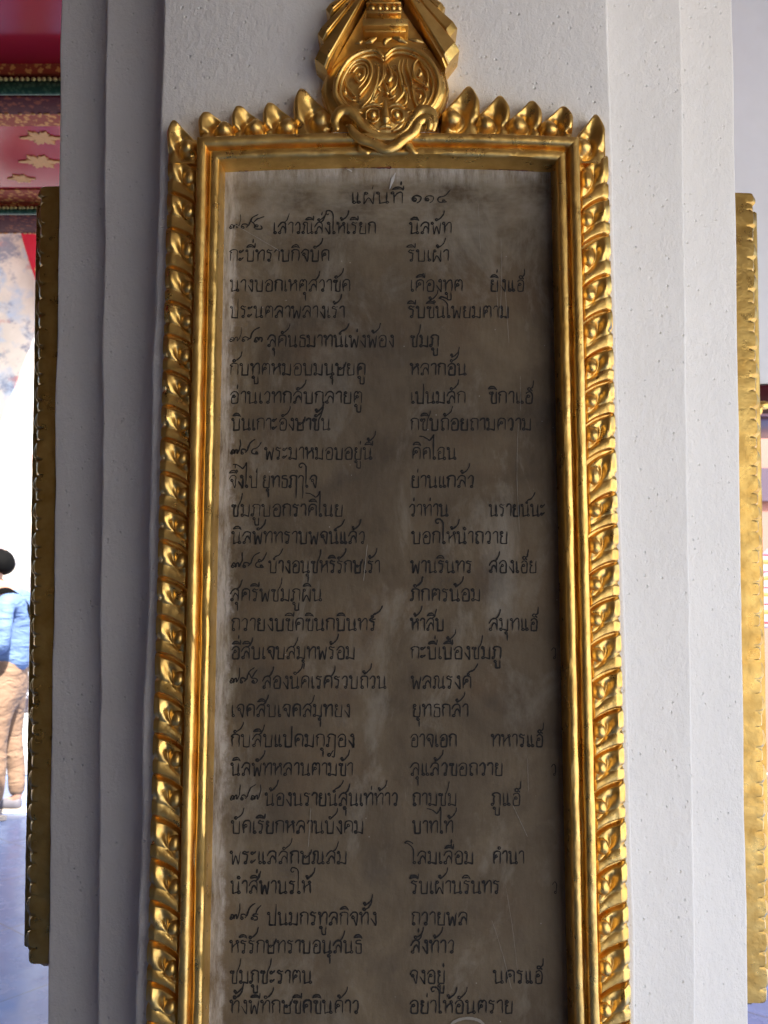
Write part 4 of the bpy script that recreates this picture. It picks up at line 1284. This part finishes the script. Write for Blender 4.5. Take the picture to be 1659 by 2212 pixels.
def _add(V, F, g):
    b = len(V)
    V.extend(g[0])
    F.extend([tuple(i + b for i in f) for f in g[1]])
    return V, F
incise()

# ------------------------------------------------------------------ the two tablets on the pillar's flanks
def flank_tablet(side):
    tilt = R(1.36)
    if side == 'l':
        root = empty("flank_tablet", (-0.3822, 0.384, 1.425), (0, tilt, R(-90)))
        tag(root, "dark shadowed gilt framed tablet seen edge on at the pillar's left flank", "tablet", "tablets on the pillar's flanks")
    else:
        root = empty("flank_tablet", (0.4035, 0.365, 1.42), (0, -tilt, R(90)))
        tag(root, "bright gilt framed tablet seen edge on at the pillar's right flank", "tablet", "tablets on the pillar's flanks")
    return root
for sd in 'lr':
    rt = flank_tablet(sd)
    # order of rotations: turn to face outwards first, then lean with the shaft
    M = Matrix.Rotation(R(1.36 if sd == 'l' else 1.44) * (-1 if sd == 'l' else 1), 4, 'Y') @ Matrix.Rotation(R(-90 if sd == 'l' else 90), 4, 'Z')
    rt.rotation_euler = M.to_euler()
    rt.scale.z = 0.993 if sd == 'l' else 1.010
    rt.scale.y = 1.16 if sd == 'l' else 1.18
    rt.location.z = 1.445 if sd == 'l' else 1.420
    n0 = len(PETALS)
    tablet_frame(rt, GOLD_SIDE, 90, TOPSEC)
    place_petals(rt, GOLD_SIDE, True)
    a = A_HALF + 0.001
    V, F = box_geo(-a, a, -0.009, -0.001, Z_BOT - 0.001, Z_TOP + 0.001)
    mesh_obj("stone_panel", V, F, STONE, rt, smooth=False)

# ------------------------------------------------------------------ the visitor
def skinned(name, joints, edges, mat, parent=None, sub=2):
    me = bpy.data.meshes.new(name)
    names = list(joints)
    me.from_pydata([joints[k][0] for k in names], [(names.index(a), names.index(b)) for a, b in edges], [])
    o = bpy.data.objects.new(name, me)
    COL.objects.link(o)
    sk = o.modifiers.new("skin", 'SKIN')
    sk.use_smooth_shade = True
    me.skin_vertices[0].data[0].use_root = True
    for i, k in enumerate(names):
        r = joints[k][1]
        me.skin_vertices[0].data[i].radius = r if isinstance(r, tuple) else (r, r)
    ss = o.modifiers.new("sub", 'SUBSURF')
    ss.levels = ss.render_levels = sub
    dg = bpy.context.evaluated_depsgraph_get()
    me2 = bpy.data.meshes.new_from_object(o.evaluated_get(dg))
    o.modifiers.clear()
    o.data = me2
    me2.materials.clear()
    me2.materials.append(mat)
    me2.polygons.foreach_set("use_smooth", [True] * len(me2.polygons))
    if parent:
        o.parent = parent
    return o

def person():
    SK = plain("skin", (0.50, 0.27, 0.19), 0.5, var=0.08)
    HAIR = plain("black_hair", (0.003, 0.003, 0.003), 0.8, var=0.3, scale=120)
    HAIR.node_tree.nodes["Principled BSDF"].inputs["Specular IOR Level"].default_value = 0.1
    SHIRT = NT("blue_shirt_cloth")
    v = SHIRT.coord(scale=(1, 1, 2.2))
    SHIRT.color(SHIRT.mix(SHIRT.noise(v, 7, 4), (0.095, 0.165, 0.33), (0.16, 0.25, 0.45)))
    SHIRT.set(Roughness=0.75)
    SHIRT.bump(SHIRT.noise(SHIRT.coord(scale=(1, 1, 2.6)), 6, 3, 0.5, 0.7), 0.8, 0.04)
    PANTS = NT("tan_chino_cloth")
    PANTS.color(PANTS.mix(PANTS.noise(PANTS.coord(), 9, 4), (0.22, 0.135, 0.085), (0.30, 0.19, 0.12)))
    PANTS.set(Roughness=0.8)
    PANTS.bump(PANTS.noise(PANTS.coord(scale=(1, 1, 2.2)), 6, 3, 0.5, 0.6), 0.8, 0.04)
    SHOE = plain("grey_canvas_shoe", (0.16, 0.15, 0.17), 0.7)
    SOLE = plain("pale_sole", (0.55, 0.48, 0.40), 0.7)
    J = {
        'pelvis': ((0.0, 0, 0.93), (0.080, 0.10)), 'waist': ((0.01, 0, 1.06), (0.075, 0.10)), 'chest': ((0.02, 0, 1.26), (0.085, 0.12)),
        'collar': ((0.015, 0, 1.385), (0.075, 0.09)), 'neck': ((-0.050, 0, 1.445), 0.054), 'jaw': ((-0.150, 0, 1.49), (0.062, 0.060)), 'head': ((-0.140, 0, 1.570), (0.094, 0.078)),
        'crown': ((-0.125, 0, 1.615), (0.080, 0.068)), 'nose': ((-0.245, 0, 1.515), 0.014), 'chin': ((-0.215, 0, 1.445), 0.026),
    }
    E = [('pelvis', 'waist'), ('waist', 'chest'), ('chest', 'collar'), ('collar', 'neck'), ('neck', 'jaw'), ('jaw', 'head'), ('head', 'crown'), ('head', 'nose'), ('jaw', 'chin')]
    for s, n in ((-1, 'l'), (1, 'r')):
        J['sh' + n] = ((0.025, s * 0.175, 1.345), 0.042)
        J['el' + n] = ((0.045, s * 0.225, 1.075), 0.030)
        J['wr' + n] = ((-0.175, s * 0.15, 1.045), 0.027)
        J['pa' + n] = ((-0.235, s * 0.125, 1.06), (0.020, 0.034))
        E += [('collar', 'sh' + n), ('sh' + n, 'el' + n), ('el' + n, 'wr' + n), ('wr' + n, 'pa' + n)]
        for q, (dy, ln) in enumerate(((-0.030, 0.058), (-0.010, 0.068), (0.010, 0.064), (0.029, 0.050))):
            J['f%s%d' % (n, q)] = ((-0.265, s * 0.125 + dy, 1.068), 0.0095)
            J['g%s%d' % (n, q)] = ((-0.265 - ln * .6, s * 0.125 + dy * 1.1, 1.058), 0.0085)
            J['h%s%d' % (n, q)] = ((-0.265 - ln * .8, s * 0.125 + dy * 1.1, 1.032), 0.007)
            E += [('pa' + n, 'f%s%d' % (n, q)), ('f%s%d' % (n, q), 'g%s%d' % (n, q)), ('g%s%d' % (n, q), 'h%s%d' % (n, q))]
        J['t' + n] = ((-0.225, s * 0.085, 1.085), 0.011)
        J['u' + n] = ((-0.262, s * 0.070, 1.100), 0.008)
        E += [('pa' + n, 't' + n), ('t' + n, 'u' + n)]
        J['hp' + n] = ((0.0, s * 0.085, 0.86), 0.060)
        J['kn' + n] = ((-0.015 + s * 0.02, s * 0.095, 0.48), 0.056)
        J['an' + n] = ((0.02 + s * 0.03, s * 0.10, 0.085), 0.036)
        J['to' + n] = ((-0.12 + s * 0.03, s * 0.115, 0.035), 0.030)
        E += [('pelvis', 'hp' + n), ('hp' + n, 'kn' + n), ('kn' + n, 'an' + n), ('an' + n, 'to' + n)]
    body = skinned("person", J, E, SK)
    body.location = (-2.430, 4.80, 0.003)
    tag(body, "person in blue shirt and tan trousers with dark shoulder strap, head bowed", "person")
    S = {'hem': ((0.0, 0, 0.885), (0.122, 0.148)), 'waist': ((0.015, 0, 1.06), (0.112, 0.135)), 'chest': ((0.035, 0, 1.25), (0.118, 0.155)), 'yoke': ((0.035, 0, 1.345), (0.092, 0.12)), 'col': ((-0.005, 0, 1.425), (0.066, 0.066))}
    SE = [('hem', 'waist'), ('waist', 'chest'), ('chest', 'yoke'), ('yoke', 'col')]
    for s, n in ((-1, 'l'), (1, 'r')):
        S['sh' + n] = ((0.03, s * 0.178, 1.345), 0.066)
        S['ua' + n] = ((0.045, s * 0.210, 1.20), 0.056)
        S['el' + n] = ((0.05, s * 0.228, 1.068), 0.050)
        S['fa' + n] = ((-0.07, s * 0.19, 1.05), 0.048)
        S['cu' + n] = ((-0.150, s * 0.155, 1.045), 0.040)
        SE += [('yoke', 'sh' + n), ('sh' + n, 'ua' + n), ('ua' + n, 'el' + n), ('el' + n, 'fa' + n), ('fa' + n, 'cu' + n)]
    skinned("shirt", S, SE, SHIRT.m, body)
    T = {'belt': ((0.0, 0, 1.06), (0.104, 0.130)), 'seat': ((0.012, 0, 0.87), (0.116, 0.142))}
    TE = [('belt', 'seat')]
    for s, n in ((-1, 'l'), (1, 'r')):
        T['th' + n] = ((0.0, s * 0.092, 0.72), 0.086)
        T['kn' + n] = ((-0.012 + s * 0.008, s * 0.096, 0.48), 0.068)
        T['ca' + n] = ((0.015 + s * 0.018, s * 0.10, 0.28), 0.060)
        T['cf' + n] = ((0.015 + s * 0.03, s * 0.10, 0.095), 0.054)
        TE += [('seat', 'th' + n), ('th' + n, 'kn' + n), ('kn' + n, 'ca' + n), ('ca' + n, 'cf' + n)]
    skinned("trousers", T, TE, PANTS.m, body)
    V, F = sphere_geo((-0.112, 0, 1.606), (0.120, 0.097, 0.100), 36, 22)
    V = [(x, y, z if z > 1.57 else (1.57 + (z - 1.57) * (0.15 + 0.75 * sstep(-0.10, -0.03, x)))) for x, y, z in V]
    V = [(x - 0.25 * max(0, 1.56 - z), y, z) for x, y, z in V]
    V = [(x + 0.004 * noise.noise(Vector((x * 40, y * 40, z * 40))), y, z + 0.007 * noise.noise(Vector((x * 50, y * 50, z * 30)))) for x, y, z in V]
    mesh_obj("hair", V, F, HAIR, body)
    for s in (-1, 1):
        V, F = sphere_geo((-0.120, s * 0.084, 1.530), (0.019, 0.010, 0.030), 10, 8)
        mesh_obj("ear", V, F, SK, body)
        V, F = sphere_geo((-0.218, s * 0.032, 1.555), (0.012, 0.013, 0.010), 10, 8)
        mesh_obj("eye", V, F, HAIR, body)
        a = (0.02 + s * 0.03, s * 0.10)
        up = skinned("shoe", {'heel': ((a[0] + 0.03, a[1], 0.055), (0.040, 0.046)), 'mid': ((a[0] - 0.06, a[1], 0.056), (0.042, 0.040)), 'toe': ((a[0] - 0.15, a[1] + s * 0.01, 0.040), (0.045, 0.026))}, [('heel', 'mid'), ('mid', 'toe')], SHOE, body)
        pts = [(a[0] - 0.065 + 0.145 * math.cos(t), a[1] + s * 0.005 + 0.050 * math.sin(t)) for t in [2 * math.pi * i / 24 for i in range(24)]]
        V = [(x, y, 0.0) for x, y in pts] + [(x, y, 0.024) for x, y in pts]
        F = [tuple(range(23, -1, -1)), tuple(range(24, 48))] + [(i, (i + 1) % 24, 24 + (i + 1) % 24, 24 + i) for i in range(24)]
        mesh_obj("sole", V, F, SOLE, up, smooth=False)
    # dark strap over the near shoulder
    path = [(-0.115, -0.10, 1.30), (-0.07, -0.125, 1.395), (0.01, -0.13, 1.432), (0.062, -0.115, 1.408), (0.112, -0.06, 1.345), (0.150, 0.0, 1.22), (0.150, 0.08, 1.05)]
    P = catmull(path, 6)
    V, F = [], []
    for k, p in enumerate(P):
        t = (P[min(k + 1, len(P) - 1)] - P[max(k - 1, 0)]).normalized()
        out = (p - Vector((0.02, 0, p.z - 0.02))).normalized()
        sd = t.cross(out).normalized()
        for a, b in ((-.017, -.012), (.017, -.012), (.017, .005), (-.017, .005)):
            V.append(tuple(p + sd * a + out * b))
    F = [(k * 4 + i, k * 4 + (i + 1) % 4, k * 4 + 4 + (i + 1) % 4, k * 4 + 4 + i) for k in range(len(P) - 1) for i in range(4)]
    mesh_obj("bag_strap", V, F, HAIR, body, smooth=False)
person()
for o in bpy.data.objects:
    if o.parent is None and o.type in {'MESH', 'EMPTY'} and "kind" not in o and "label" not in o:
        print("UNTAGGED", o.name)
